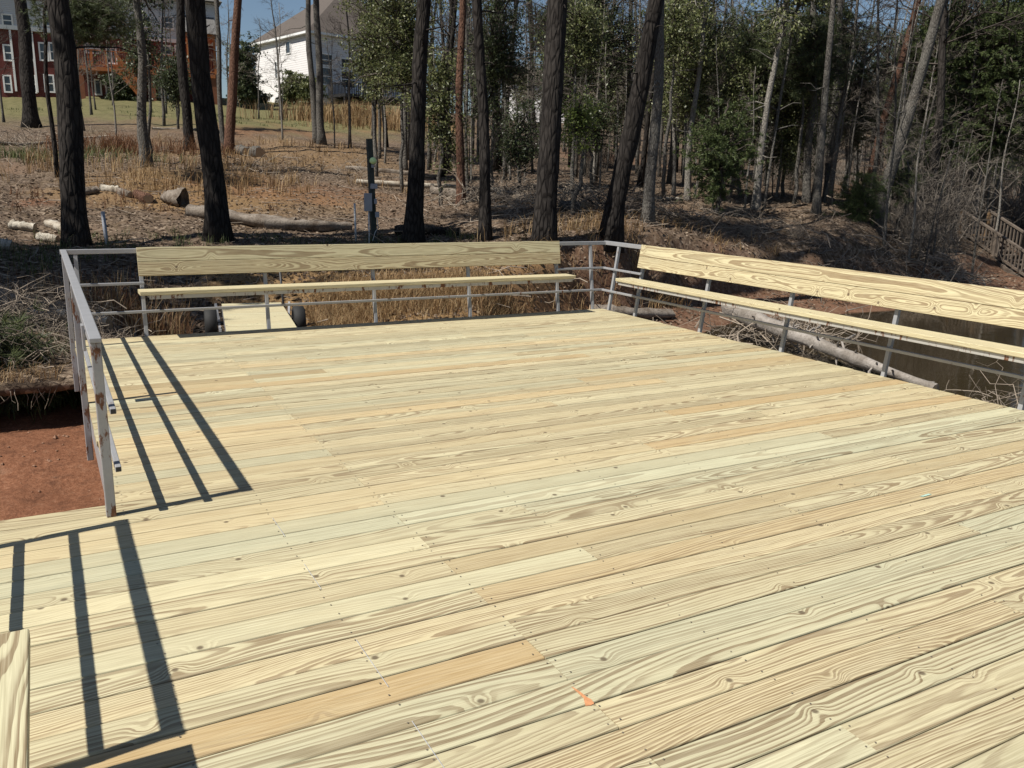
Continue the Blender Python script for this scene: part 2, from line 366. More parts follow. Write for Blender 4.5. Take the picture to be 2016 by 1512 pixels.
# ------------------------------------------------------------------ terrain
WATER_Z = -1.2
CT = []   # ground control points: pixel, distance -> world
for px, py, kind, val in [
    (0, 1000, 'z', -.95), (150, 1000, 'z', -.95), (60, 860, 'z', -.9), (40, 700, 'z', -.22), (150, 690, 'z', -.25), (60, 640, 'z', -.22), (40, 600, 'z', -.1), (110, 540, 'z', .05),
    (150, 480, 't', 17.5), (60, 450, 't', 19), (200, 388, 't', 23), (290, 332, 't', 28), (60, 300, 't', 34), (60, 250, 't', 46), (300, 240, 't', 48), (0, 192, 't', 76), (170, 191, 't', 77), (420, 196, 't', 80), (220, 215, 't', 62),
    (430, 655, 't', 11.6), (430, 475, 't', 17.5), (620, 615, 't', 12.8), (900, 600, 't', 12.8), (740, 560, 't', 14.2), (600, 445, 't', 20), (740, 475, 't', 17.6), (560, 330, 't', 31), (450, 302, 't', 36), (630, 285, 't', 40), (560, 250, 't', 52), (500, 216, 't', 74), (600, 208, 't', 84), (760, 205, 't', 84), (760, 262, 't', 52),
    (1070, 480, 't', 16.6), (960, 468, 't', 17.5), (1000, 400, 't', 24), (900, 347, 't', 33), (1100, 350, 't', 34), (1000, 290, 't', 52), (1150, 290, 't', 60), (1200, 472, 't', 17.5), (1300, 440, 't', 21), (1350, 397, 't', 27), (1200, 335, 't', 42), (1490, 415, 't', 27), (1600, 402, 't', 30), (1720, 452, 't', 26),
    (1500, 500, 't', 21.5), (1750, 520, 't', 25.5), (1890, 475, 't', 33), (1960, 445, 't', 45), (1600, 345, 't', 52), (1850, 355, 't', 70), (2016, 420, 't', 60), (1400, 300, 't', 75),
    (200, 185, 't', 120), (1000, 270, 't', 120), (1800, 330, 't', 120)]:
    CT.append(unz(px, py, val) if kind == 'z' else at(px, py, val))
CT = np.array(CT)
def _uv(X, Y):
    th = np.clip(np.degrees(np.arctan2(X, Y)), -14, 72); t = np.clip(np.hypot(X, Y), 6.3, 125)
    return np.stack([th/14., np.log(t)*2.2], -1)
_cu = _uv(CT[:, 0], CT[:, 1])
def _phi(d2): return .5*d2*np.log(d2+1e-9)
_n = len(_cu); _A = np.zeros((_n+3, _n+3)); _d2 = ((_cu[:, None]-_cu[None])**2).sum(-1)
_A[:_n, :_n] = _phi(_d2) + np.eye(_n)*.012; _A[:_n, _n] = 1; _A[:_n, _n+1:] = _cu; _A[_n, :_n] = 1; _A[_n+1:, :_n] = _cu.T
_w = np.linalg.solve(_A, np.concatenate([CT[:, 2], np.zeros(3)]))
SHORE = np.array([(3.6, -40), (3.6, 4), (5.2, 8), (7.4, 10.3), (10, 12.3), (13, 13.2), (17, 13.3), (23, 13.6), (30, 15.8), (45, 21), (80, 26), (200, 30)], float)
def shore_dist(X, Y):
    P = np.stack([X, Y], -1); best = np.full(X.shape, 1e9); sg = np.ones(X.shape)
    for a, b in zip(SHORE[:-1], SHORE[1:]):
        d = b-a; L2 = d@d; tt = np.clip(((P-a)@d)/L2, 0, 1); q = a+tt[..., None]*d
        ds = np.hypot(*(np.moveaxis(P-q, -1, 0))); cr = d[0]*(P[..., 1]-a[1])-d[1]*(P[..., 0]-a[0])
        m = ds < best; best = np.where(m, ds, best); sg = np.where(m, np.sign(cr), sg)
    return best*sg
def ground_z(X, Y, full=False):
    X = np.asarray(X, float); Y = np.asarray(Y, float); shp = X.shape; x = X.ravel(); y = Y.ravel()
    z = np.empty(len(x))
    for i in range(0, len(x), 20000):
        u = _uv(x[i:i+20000], y[i:i+20000]); d2 = ((u[:, None]-_cu[None])**2).sum(-1)
        z[i:i+20000] = _phi(d2)@_w[:_n] + _w[_n] + u@_w[_n+1:]
    t = np.hypot(x, y)
    z = z + fbm(x*.5, y*.5, 4)*.16*sstep(9, 16, t) + fbm(x*2.3+9, y*2.3, 3)*.07
    # left bank: bare clay below, undercut lip above
    yl = 9.95 + .3*vnoise(x*1.3, y*0+3.) + .12*vnoise(x*5, y*0+8.)
    wl = sstep(0, .22, y-yl)
    clayz = -.95 + .07*fbm(x*2.2, y*2.2, 4) + .16*sstep(7., 9.2, y)
    z = np.where(x < 1.1, clayz*(1-wl) + z*wl, z)
    # under the deck and just past it
    ud = sstep(10.9, 9.4, y)*sstep(-.1, .4, x)*sstep(8, 6.8, x)
    z = z*(1-ud) + np.minimum(z, -.72)*ud
    cd = sstep(2.3, 1.2, np.hypot((x-2.6)*1.1, (y-11.9)*.9)); z = z*(1-cd) + np.minimum(z, -.60)*cd
    thd = np.degrees(np.arctan2(x, y)); z = z + 15*sstep(75, 200, t)*sstep(20, 34, thd)
    s = shore_dist(x, y) + .45*fbm(x*.6+4, y*.6, 3)
    beach = WATER_Z + .02 + np.clip(s, -9, 1.7)*.16
    wb = sstep(1.5, 2.15, s)
    z = np.where(s < 2.2, beach*(1-wb) + np.maximum(z, beach)*wb, z)
    z = np.where(s < 0, np.maximum(WATER_Z - .02 + s*.28, -3.), z)
    z = z.reshape(shp)
    if not full: return z
    return z, s.reshape(shp), wl.reshape(shp)
def gz(x, y): return float(ground_z(np.array([x]), np.array([y]))[0])

def axis(lo, hi, a, b, h):
    core = np.arange(a, b+h, h); out = []; p = a; d = h
    while p > lo: d = min(d*1.13, 9); p -= d; out.append(p)
    left = out[::-1]; out = []; p = core[-1]; d = h
    while p < hi: d = min(d*1.09, 9); p += d; out.append(p)
    return np.concatenate([left, core, out])
ax = axis(-150, 260, -1.6, 19, .13); ay = axis(-60, 260, 6.5, 21, .13)
GX, GY = np.meshgrid(ax, ay, indexing='ij')
GZ, GS, GW = ground_z(GX, GY, True)
ny = len(ay); ii, jj = np.meshgrid(np.arange(len(ax)-1), np.arange(ny-1), indexing='ij'); b0 = (ii*ny+jj).ravel()
gme = mkmesh('ground', np.stack([GX, GY, GZ], -1).reshape(-1, 3), np.stack([b0, b0+ny, b0+ny+1, b0+1], -1), None, True)
TT = np.hypot(GX, GY)
nz = fbm(GX*.7, GY*.7, 3)
clay = np.where(GX < 1.3, 1-GW, 0)
clay = np.maximum(clay, sstep(2.3, 1.5, GS+nz*.6)*sstep(-3, -.5, GS)*.38)
for (px, py, t, r, a) in [(560, 378, 25, 3.2, .32), (1975, 442, 45, 9, .85), (70, 385, 22, .8, .5), (1200, 300, 52, 6, .25), (500, 262, 47, 4, .35)]:
    p = at(px, py, t); clay = np.maximum(clay, a*sstep(r, r*.4, np.hypot(GX-p[0], GY-p[1])+nz*r*.6))
th = np.degrees(np.arctan2(GX, GY))
lawn = sstep(44, 56, TT+nz*9)*sstep(27, 17, th+nz*3)
dry = np.zeros_like(GX)
for (px, py, t, r, a) in [(760, 575, 13.6, 3.0, 1.), (950, 575, 13.8, 3.0, 1.), (620, 560, 14.5, 2.2, .8), (420, 390, 24, 5, .7), (690, 235, 60, 9, 1.), (300, 380, 23, 3.5, .6), (560, 300, 36, 7, .45), (480, 250, 50, 8, .4)]:
    p = at(px, py, t); dry = np.maximum(dry, a*sstep(r, r*.4, np.hypot(GX-p[0], GY-p[1])+nz*r*.5))
for nm, arr in (('clay', clay), ('lawn', lawn), ('dry', dry)):
    a = gme.attributes.new(nm, 'FLOAT', 'POINT'); a.data.foreach_set('value', arr.ravel().astype(np.float32))
ground = struct(link('ground', gme, M_GROUND))
wm = MB(); wm.add([(2.0, -90, WATER_Z), (230, -90, WATER_Z), (230, 60, WATER_Z), (2.0, 60, WATER_Z)], [(0, 1, 2, 3)])
struct(wm.build('water', M_WATER))

# ------------------------------------------------------------------ deck
X0, X1, XL = 0.20, 6.36, -0.60
YF, YN, YSTEP = 9.12, -1.6, 4.40
PITCH = 0.1437; BW = 0.1368; BT = 0.036
deck = thing('wooden_deck', 'new pale pine deck of long boards filling the foreground', 'deck', (0, 0, 0))
tones = {}
def special(px, py, tone, con=None):
    p = unz(px, py, 0); tones.setdefault(int((YF-p[1])//PITCH), []).append((p[0], tone, con))
for a in [(900, 1335, .97, .5), (1100, 1110, .92, .4), (1500, 785, .95, .5), (1800, 800, .9, .7), (1500, 870, .75, .6), (900, 940, .7, .8),
          (600, 1115, .5, .35), (700, 1210, .2, .3), (300, 1120, .1, .25), (300, 1180, .3, .3), (700, 1040, .05, .4), (500, 1060, .15, .25), (600, 1005, .6, .45), (300, 1040, .6, .4), (1700, 1330, .55, 1.35), (1350, 1480, .65, .4), (1580, 880, .05, .4), (1000, 1250, .3, 1.), (1300, 1320, .2, 1.4), (800, 1430, .15, 1.0), (1500, 1240, .2, 1.4), (1700, 1180, .15, 1.4), (1600, 1420, .2, 1.4), (1900, 1450, .45, 1.2)]:
    special(*a)
meshes = {}
def board_mesh(L):
    k = round(L, 2)
    if k not in meshes: meshes[k] = bevbox(k, BW, BT, .0055); meshes[k].materials.append(MW)
    return meshes[k]
nrow = int((YF-YN)/PITCH)
joists = [.23, .84, 1.39, 2.0, 2.61, 3.22, 3.83, 4.46, 5.07, 5.68, 6.26]
screws = MB(); boards = []
for r in range(nrow):
    yc = YF - (r+.5)*PITCH; xl = X0-.02 if yc > YSTEP else XL; xr = X1+.015 + rng.uniform(-.006, .006)
    cuts = [1.39] if r % 2 == 0 else [[4.46, 3.22, 4.46, 3.83][(r//2) % 4]]
    if r % 2 == 0 and rng.random() < .35: cuts.append(5.07)
    if r % 2 == 1 and rng.random() < .25: cuts = [2.0] + cuts
    if any(tn > .9 and sx < 1.39 for sx, tn, cn in tones.get(r, [])): cuts = [1.39] + [c for c in cuts if c > 2.2]
    xs = [xl+rng.uniform(-.006, .006)] + cuts + [xr]
    for a, b in zip(xs[:-1], xs[1:]):
        L = b-a-.002; o = link('board', board_mesh(L), None, deck, ((a+b)/2, yc+rng.uniform(-.0012, .0012), -BT/2+rng.uniform(-.002, .001)))
        o.rotation_euler = (rng.uniform(-.009, .009), 0, rng.uniform(-.0004, .0004))
        tone = float(np.clip(rng.normal(.37, .14), .06, .70)); con = float(rng.uniform(.5, 1.3))
        if rng.random() < .03 and r not in tones: tone = float(rng.uniform(.7, .85))
        for (sx, tn, cn) in tones.get(r, []):
            if a <= sx <= b: tone = tn; con = cn or con
        o['seed'] = float(rng.uniform(0, 60)); o['tone'] = tone; o['contrast'] = con; o['val'] = float(np.clip(rng.normal(.94, .065), .80, 1.06))
        for j in joists:
            for jj_ in ([j-.022] if abs(j-b) < .03 else [j+.022] if abs(j-a) < .03 else [j]):
                if a-.001 <= jj_ <= b+.001:
                    for dy in (-.042, .042):
                        x = jj_+rng.normal(0, .006); y = yc+dy+rng.normal(0, .005); k = 6
                        ang = np.arange(k)*2*math.pi/k; rad = .0036
                        V = np.stack([x+rad*np.cos(ang), y+rad*np.sin(ang), np.full(k, .0022)], -1)
                        screws.add(np.vstack([V, [(x, y, .0026)]]), None, [(k, q, (q+1) % k) for q in range(k)])
s_ = screws.build('screw_heads', mat_plain('screw_steel', (.15, .125, .095), .5), deck); s_['kind'] = 'stuff'
# steel frame under the boards
def rect(name, mat, x0, x1, y0, y1, z0, z1, rust=0.):
    o = MB().box(x0, x1, y0, y1, z0, z1).build(name, mat, deck); o['rust'] = rust; return o
rect('edge_channel', MS, X0-.016, X0+.012, YSTEP+.02, YF-.03, -.24, -.045, -.25)
rect('edge_channel', MS, X0+.02, X1-.03, YF-.06, YF-.025, -.24, -.045, .2)
rect('edge_channel', MS, X1-.03, X1, YN, YF-.03, -.24, -.045, .2)
rect('edge_channel', MS, XL+.02, X0-.02, YSTEP-.07, YSTEP-.03, -.24, -.045, .2)
for j in joists[1:-1]: rect('joist', M_DARKSTEEL, j-.03, j+.03, YN, YF-.07, -.20, -BT-.012)
for (px, py) in [(.45, 8.8), (3.3, 8.8), (6.1, 8.8), (6.1, 5.0), (.45, 5.0), (-.4, 1.5), (6.1, 1.0), (3.3, 5.0), (3.3, 1)]:
    MB().tube([(px, py, -3.2), (px, py, -.2)], .06, 10).build('pile', M_DARKSTEEL, deck)
# paint and chalk marks
_ck = mat_plain('blue_chalk', (.42, .43, .45), .9)
for ya, yb in ((1.75, 2.1), (2.3, 2.62), (3.05, 3.3), (3.62, 3.86)):
    MB().box(.844, .8458, ya, yb, .0022, .0030).build('chalk_line', _ck, deck)
def patch(px, py, pts, mat, name):
    p = unz(px, py, 0); V = [(p[0]+a*.75, p[1]+b*.9, .0032) for a, b in pts]; n = len(V); V.append((p[0], p[1], .0034))
    MB().add(V, None, [(n, i, (i+1) % n) for i in range(n)]).build(name, mat, deck)
patch(1148, 1372, [(-.004, .066), (.006, .03), (.010, -.01), (.018, -.03), (.013, -.054), (-.008, -.058), (-.03, -.052), (-.022, -.04), (-.006, -.02), (-.008, .066)], mat_plain('orange_paint', (.52, .24, .11), .8, .3, 60), 'paint_mark')
patch(1822, 976, [(.05, .012), (.06, -.006), (-.04, -.01), (-.06, .004)], mat_plain('teal_crayon', (.40, .55, .46), .8, .2, 60), 'crayon_mark')

# ------------------------------------------------------------------ rails and benches
RH = .865; TS = .05
def railing(name, label, loc): return thing(name, label, 'railing', loc)
rail = railing('metal_railing', 'grey galvanised tube railing round the far corners of the deck', (X0-.03, 4.22, 0))
def rpart(root, name, a, b, w=TS, h=TS, up=(0, 0, 1), rust=0., mat=None):
    o_ = np.array(root.location)
    m = MB().bar(np.array(a)-o_, np.array(b)-o_, w, h, up); o = m.build(name, mat or MS, root); o['rust'] = float(rust)
    bv = o.modifiers.new('edge', 'BEVEL'); bv.width = .004; bv.segments = 2; return o
XR = X0-.03
lean = .115; FY = YF+.035; RX = X1+.03
# left run
rpart(rail, 'top_rail', (XR, 4.19, RH-.012), (XR, YF+.16, RH-.012), .052, .024, rust=-.2)
rpart(rail, 'post', (XR, 4.22, .001), (XR, 4.22, RH-.024), .044, .044, (0, 1, 0), rust=.42)
for y, z0, ru in ((6.52, -.42, .4), (8.75, -.42, .2)): rpart(rail, 'post', (XR-.008, y, z0), (XR-.008, y, RH-.024), .042, .042, (0, 1, 0), rust=ru)
for z in (.525, .245):
    rpart(rail, 'mid_rail', (XR+.045, 4.16, z), (XR+.045, FY+z/RH*lean-.03, z), .027, .027, rust=-.1)
    o_ = np.array(rail.location)
    MB().box(XR+.034-o_[0], XR+.056-o_[0], 4.157-o_[1], 4.1605-o_[1], z-.011, z+.011).build('tube_bore_shade', M_DARKSTEEL, rail)  # dark plate stands in for the shade inside the open tube
rpart(rail, 'bracket_plate', (XR+.018, 6.42, .40), (XR+.018, 6.42, .58), .02, .09, (0, 1, 0), rust=.1)
# far run
zt = RH-.025
rpart(rail, 'top_rail', (XR-.03, FY+lean, zt), (RX+lean+.02, FY+lean, zt), .045, .046, rust=-.2)
rpart(rail, 'post', (XR+.10, FY-.01, -.2), (XR+.10, FY+lean, RH-.05), .037, .037, (0, 1, 0), rust=-.1)
far_posts = (.84, 2.06, 3.27, 4.47, 5.72, 6.25)
for x in far_posts: rpart(rail, 'post', (x, FY-.03, -.2), (x, FY+lean, RH-.05), .037, .037, (0, 1, 0), rust=-.1)
rpart(rail, 'mid_rail', (XR+.03, FY+.52/RH*lean-.038, .525), (.86, FY+.52/RH*lean-.038, .525), .027, .027)
rpart(rail, 'mid_rail', (5.70, FY+.52/RH*lean-.038, .525), (RX+.06, FY+.52/RH*lean-.038, .525), .027, .027)
rpart(rail, 'mid_rail', (XR+.03, FY+.245/RH*lean-.038, .245), (RX+.02, FY+.245/RH*lean-.038, .245), .027, .027)
# right run
YB = -1.2
rpart(rail, 'top_rail', (RX+lean, FY+lean+.02, zt+.002), (RX+lean, YB, zt+.002), .05, .05, rust=-.2)
right_posts = (8.98, 8.42, 7.21, 5.99, 4.79, 3.57, 2.35, 1.13, -.1)
for y in right_posts: rpart(rail, 'post', (RX-.03, y, -.2), (RX+lean, y, RH-.05), .037, .037, (1, 0, 0), rust=-.05)
rpart(rail, 'mid_rail', (RX+.52/RH*lean-.038, FY+.03, .525), (RX+.52/RH*lean-.038, 8.38, .525), .027, .027)
rpart(rail, 'mid_rail', (RX+.245/RH*lean-.038, FY, .245), (RX+.245/RH*lean-.038, YB, .245), .027, .027)
# near left rail (casts the shadow in the corner)
rail2 = railing('metal_railing', 'grey tube railing beyond the left edge, seen by its shadow at lower left', (-.44, 4.03, 0))
RL = -.44
rpart(rail2, 'top_rail', (RL, 4.06, RH-.012), (RL, 2.26, RH-.012), .052, .024)
rpart(rail2, 'post', (RL, 4.03, .001), (RL, 4.03, RH-.05), .046, .046, (0, 1, 0), rust=.5)
for y in (2.29,): rpart(rail2, 'post', (RL, y, .001), (RL, y, RH-.05), .046, .046, (0, 1, 0), rust=.2)
for z in (.525, .245): rpart(rail2, 'mid_rail', (RL+.045, 4.06, z), (RL+.045, 2.27, z), .027, .027)

def wboard(root, name, p, L, w, h, rot, seed, tone, con):
    me = bevbox(L, w, h); me.materials.append(MW)
    o = link(name, me, None, root, np.array(p)-np.array(root.location)); o.rotation_euler = rot
    o['seed'] = seed; o['tone'] = tone; o['contrast'] = con; o['val'] = 1.; return o
la = math.atan2(lean, RH)
def bench(label, kind, a, b, seeds):
    """kind 'x': along x at the far rail; 'y': along y at the right rail; 'l': along y at the near left rail"""
    L = b-a; c = (a+b)/2
    if kind == 'x':
        root = thing('wooden_bench', label, 'bench', (c, FY-.15, 0))
        for k, (z, sd) in enumerate(((.665, seeds[0]), (.807, seeds[1]))):
            yb = FY-.03 + z/RH*(lean+.03) - .021-.021
            wboard(root, 'back_board', (c, yb, z), L, .1405, .037, (math.pi/2-la*1.26, 0, 0), *sd)
        wboard(root, 'seat_board', (c, FY-.19, .462), L+.06, .235, .037, (0, 0, 0), *seeds[2])
        rpart(root, 'seat_angle', (a+.05, FY-.285, .4215), (b+.0, FY-.285, .4215), .006, .040, rust=.35, mat=MSR)
        for x in far_posts:
            if a-.1 < x < b+.1: rpart(root, 'seat_arm', (x+.03, FY-.28, .43), (x+.03, FY+.02, .43), .03, .022, rust=.2)
    elif kind == 'y':
        root = thing('wooden_bench', label, 'bench', (RX-.15, c, 0))
        for k, (z, sd) in enumerate(((.665, seeds[0]), (.807, seeds[1]))):
            xb = RX-.03 + z/RH*(lean+.03) - .042
            o = wboard(root, 'back_board', (xb, c, z), L, .1405, .037, (0, 0, 0), *sd)
            o.rotation_euler = Matrix(((0, math.sin(la*1.26), -math.cos(la*1.26)), (-1, 0, 0), (0, math.cos(la*1.26), math.sin(la*1.26)))).to_euler()
        wboard(root, 'seat_board', (RX-.19, c, .462), L, .235, .037, (0, 0, math.pi/2), *seeds[2])
        rpart(root, 'seat_angle', (RX-.285, a, .4215), (RX-.285, b-.03, .4215), .006, .040, rust=.35, mat=MSR)
        for y in right_posts:
            if a-.1 < y < b+.1: rpart(root, 'seat_arm', (RX-.28, y+.03, .43), (RX+.02, y+.03, .43), .03, .022, rust=.2)
    else:
        root = thing('wooden_bench', label, 'bench', (RL+.15, c, 0))
        wboard(root, 'seat_board', (RL+.205, c, .462), L, .235, .037, (0, 0, math.pi/2), *seeds[2])
        rpart(root, 'seat_angle', (RL+.30, a, .4215), (RL+.30, b-.05, .4215), .006, .040, rust=.35, mat=MSR)
        for y in (2.05, .9, -.3):
            rpart(root, 'seat_arm', (RL+.07, y, .43), (RL+.29, y, .43), .03, .022, rust=.2)
            rpart(root, 'leg', (RL+.09, y, .001), (RL+.09, y, .418), .04, .04, (0, 1, 0), rust=.2)
    return root
bench('long pale pine bench along the far rail with the utility post behind it', 'x', .815, 5.74, ((13.142, .45, 1.35), (30.36, .25, .7), (31.1, .35, .5)))
bench('pale pine bench with bold swirling grain along the right edge above the water', 'y', -.9, 8.44, ((6.193, .36, 1.45), (21.30, .34, 1.6), (50.2, .34, .5)))
bench('cropped end of a pine bench seat in the bottom left corner', 'l', -1.0, 2.245, ((15.5, .3, .8), (2.2, .3, .8), (9.214, .2, 1.8)))

# ------------------------------------------------------------------ plant builders
def trunk_path(base, top, height, n=18, wob=.06, seed=0, bend=None):
    r = np.random.default_rng(seed); d = (top-base)/max(1e-6, (top-base)[2])
    h = np.linspace(0, height, n); P = base[None]*0 + d[None]*h[:, None]
    ph = r.uniform(0, 6.28, 4); A = wob*np.minimum(1, h/3)
    P[:, 0] += A*np.sin(h*.55+ph[0]) + A*.5*np.sin(h*1.3+ph[1]); P[:, 1] += A*np.sin(h*.5+ph[2]) + A*.4*np.sin(h*1.2+ph[3])
    P -= P[0]; P[0, 2] -= .25; return P, h
def trunk_mesh(P, h, r0, r1, k=12, flare=.55, seed=0, rough=.06):
    r = np.random.default_rng(seed); R = r1+(r0-r1)*np.exp(-h/ (h[-1]*.6)) if False else r0+(r1-r0)*(h/h[-1])
    R = R*(1+flare*np.exp(-np.maximum(h, 0)/.28)); jit = 1+rough*r.normal(0, 1, (len(h), k))
    lob = 1+.18*np.exp(-h/.35)[:, None]*np.sin(np.arange(k)*2*math.pi/k*4+r.uniform(0, 6))[None]
    return tube(P, R, k, True, jit*lob)

def leaves(C, size, r, up=.3, aspect=.5):
    """a leaf quad (folded diamond) at each centre"""
    n = len(C); d = r.normal(0, 1, (n, 3)); d[:, 2] -= .25; d /= np.linalg.norm(d, axis=1, keepdims=True)
    nn = r.normal(0, 1, (n, 3)); nn[:, 2] += up*3; s = np.cross(d, nn); s /= np.linalg.norm(s, axis=1, keepdims=True)+1e-9
    L = size*r.uniform(.45, 1.5, (n, 1)); w = L*aspect*r.uniform(.7, 1.2, (n, 1))
    V = np.stack([C-d*L/2, C+s*w/2, C+d*L/2, C-s*w/2], 1).reshape(-1, 3)
    return V, np.arange(4*n).reshape(-1, 4)
def needles(C, D, length, width, per, r, spread=.8):
    """tufts of fine needles at C pointing about D"""
    n = len(C); C = np.repeat(C, per, 0); D = np.repeat(D, per, 0) + r.normal(0, spread, (n*per, 3)); D /= np.linalg.norm(D, axis=1, keepdims=True)
    s = np.cross(D, r.normal(0, 1, D.shape)); s /= np.linalg.norm(s, axis=1, keepdims=True)+1e-9
    L = length*r.uniform(.6, 1.2, (len(C), 1))
    V = np.stack([C-s*width/2, C+s*width/2, C+D*L], 1).reshape(-1, 3)
    return V, np.arange(3*len(C)).reshape(-1, 3)
def branch_pts(a, b, r, sag=.15, n=5):
    a = np.array(a); b = np.array(b); t = np.linspace(0, 1, n)[:, None]; L = np.linalg.norm(b-a)
    P = a+(b-a)*t + np.sin(t*math.pi)*np.array([0, 0, 1])*L*sag*r.uniform(-.6, 1); P[1:-1] += r.normal(0, .05*L, (n-2, 3)); return P

def crown(kind, rx, ry, rz, seed, dens=1., leaf=.075, axis_=None, hollow=.35):
    """leaf mesh + branch mesh inside an uneven ellipsoid centred on the origin"""
    r = np.random.default_rng(seed); vol = rx*ry*rz
    nc = int(max(14, min(170 if dens < 2 else 300, 26*dens*vol**.6))); mbL = MB(); mbB = MB()
    u = r.normal(0, 1, (nc, 3)); u /= np.linalg.norm(u, axis=1, keepdims=True)
    rad = r.uniform(hollow, 1., (nc, 1))**.7; C = u*rad*np.array([rx, ry, rz])
    C *= 1+.25*np.sin(u[:, :1]*5+seed)+.18*np.sin(u[:, 2:]*7+seed*2)
    for c in C:
        hb = c[2]*r.uniform(.3, .8)-.25*np.hypot(c[0], c[1])
        P = branch_pts((0, 0, hb), c, r); mbB.tube(P, np.linspace(.028, .006, len(P))*(1+.25*rz), 4, False)
        L = np.linalg.norm(P[-1]-P[0])
        if kind == 'leaf':
            # drooping side sprays
            ns = r.integers(4, 8)
            for q in range(ns):
                st = P[r.integers(1, len(P))]; e = st+r.normal(0, 1, 3)*np.array([.42, .42, .30])*(.55+.3*vol**.2); e[2] -= .1
                S = branch_pts(st, e, r, -.1, 4); mbB.tube(S, np.linspace(.008, .002, 4), 3, False)
                m = int(r.integers(16, 30)*dens**.5); tt = r.uniform(.15, 1.05, (m, 1)); Cc = st+(e-st)*tt+r.normal(0, .085, (m, 3))
                V, Q = leaves(Cc, leaf, r); mbL.add(V, Q)
        else:
            ns = r.integers(5, 9)
            for q in range(ns):
                tq = r.uniform(.35, 1.); st = P[0]+(P[-1]-P[0])*tq; e = st+r.normal(0, 1, 3)*np.array([.34, .34, .20])*(.6+.3*vol**.2)
                S = branch_pts(st, e, r, .1, 3); mbB.tube(S, np.linspace(.008, .003, 3), 3, False)
                m = 6; tt = np.linspace(.35, 1.05, m)[:, None]; Cc = st+(e-st)*tt+r.normal(0, .03, (m, 3)); D = (e-st)/(np.linalg.norm(e-st)+1e-6)
                if kind == 'pine': V, T = needles(Cc, np.repeat(D[None], m, 0), .15, .010, int(11*dens**.5), r, .75)
                else: V, T = needles(Cc, np.repeat(D[None], m, 0), .11, .022, int(10*dens**.5), r, .65)
                mbL.add(V, None, T)
    return mbL, mbB

def bare(seed, H=7., r0=.07, spread=.5, levels=3):
    """a leafless tree: trunk and twigs"""
    r = np.random.default_rng(seed); tr = MB(); tw = MB()
    P, h = trunk_path(np.zeros(3), np.array([r.normal(0, .06), r.normal(0, .06), 1.]), H, 12, .1, seed)
    V, Q, T = trunk_mesh(P, h, r0, r0*.25, 8, .3, seed, .04); tr.add(V, Q, T)
    def grow(st, d, L, rad, lev):
        e = st+d*L; S = branch_pts(st, e, r, .12, 4); (tw).tube(S, np.linspace(rad, rad*.45, 4), 4 if lev > 1 else 3, False)
        if lev == 0: return
        for q in range(r.integers(4, 7)):
            tt = r.uniform(.3, 1.); nd = d+r.normal(0, .55, 3); nd[2] += .12; nd /= np.linalg.norm(nd)
            i = min(2, int(tt*3)); stq = S[i]+(S[i+1]-S[i])*(tt*3-i); grow(stq, nd, L*r.uniform(.38, .65), max(.0035, rad*.45), lev-1)
    nb = int(14+H*1.2)
    for i in range(nb):
        f = r.uniform(.22, 1.)**.8; k = f*(len(P)-1); a = int(min(len(P)-2, k)); st = P[a]+(P[a+1]-P[a])*(k-a)
        an = r.uniform(0, 6.28); d = np.array([math.cos(an), math.sin(an), r.uniform(.15, .9)]); d /= np.linalg.norm(d)
        grow(st, d, H*spread*(1.1-f)*r.uniform(.35, .7), r0*.28*(1.15-f), levels-1)
    return tr, tw

def shrub(seed, H=1.2, n=40, r0=.008, spread=.5, lev=2):
    r = np.random.default_rng(seed); tw = MB()
    for i in range(n):
        b = np.append(r.normal(0, .18*H, 2), 0.); an = r.uniform(0, 6.28); s = r.uniform(.1, spread)
        e = b+np.array([math.cos(an)*s*H, math.sin(an)*s*H, H*r.uniform(.4, 1.)]); P = branch_pts(b, e, r, .2, 5); tw.tube(P, np.linspace(r0, r0*.4, 5), 3, False)
        for q in range(lev*2):
            j = r.integers(1, 5); e2 = P[j]+r.normal(0, .22*H, 3); S = branch_pts(P[j], e2, r, .1, 3); tw.tube(S, np.linspace(r0*.5, r0*.25, 3), 3, False)
    return tw

def blades(XY, hgt, lean, wid, r, droop=.35, z=None):
    """upright grass blades standing on the ground at XY: two-piece bent strips"""
    n = len(XY); z = ground_z(XY[:, 0], XY[:, 1]) if z is None else z; B = np.column_stack([XY, z-.02]); a = r.uniform(0, 6.28, n)
    H = hgt*r.uniform(.5, 1.25, n); Ld = lean*r.uniform(.2, 1.3, n); dx = np.cos(a); dy = np.sin(a); s = np.stack([-dy, dx, np.zeros(n)], -1)*wid/2
    M_ = B+np.stack([dx*Ld*H*.4, dy*Ld*H*.4, H*.62], -1); E_ = B+np.stack([dx*Ld*H*(1+droop), dy*Ld*H*(1+droop), H*(1-droop*.25*Ld)], -1)
    V = np.stack([B-s, B+s, M_+s*.8, M_-s*.8, E_], 1).reshape(-1, 3); i = np.arange(n)[:, None]*5
    return V, i+np.array([[0, 1, 2, 3]]), i+np.array([[3, 2, 4]])
def scatter(px, py, t, rx, ry, n, r):
    """n ground positions in a rotated ellipse: rx across the view, ry along it (metres)"""
    p = at(px, py, t)[:2]; f = p/np.linalg.norm(p); sd = np.array([f[1], -f[0]])
    q = r.normal(0, .55, (n, 2)); return p + q[:, :1]*rx*sd + q[:, 1:]*ry*f

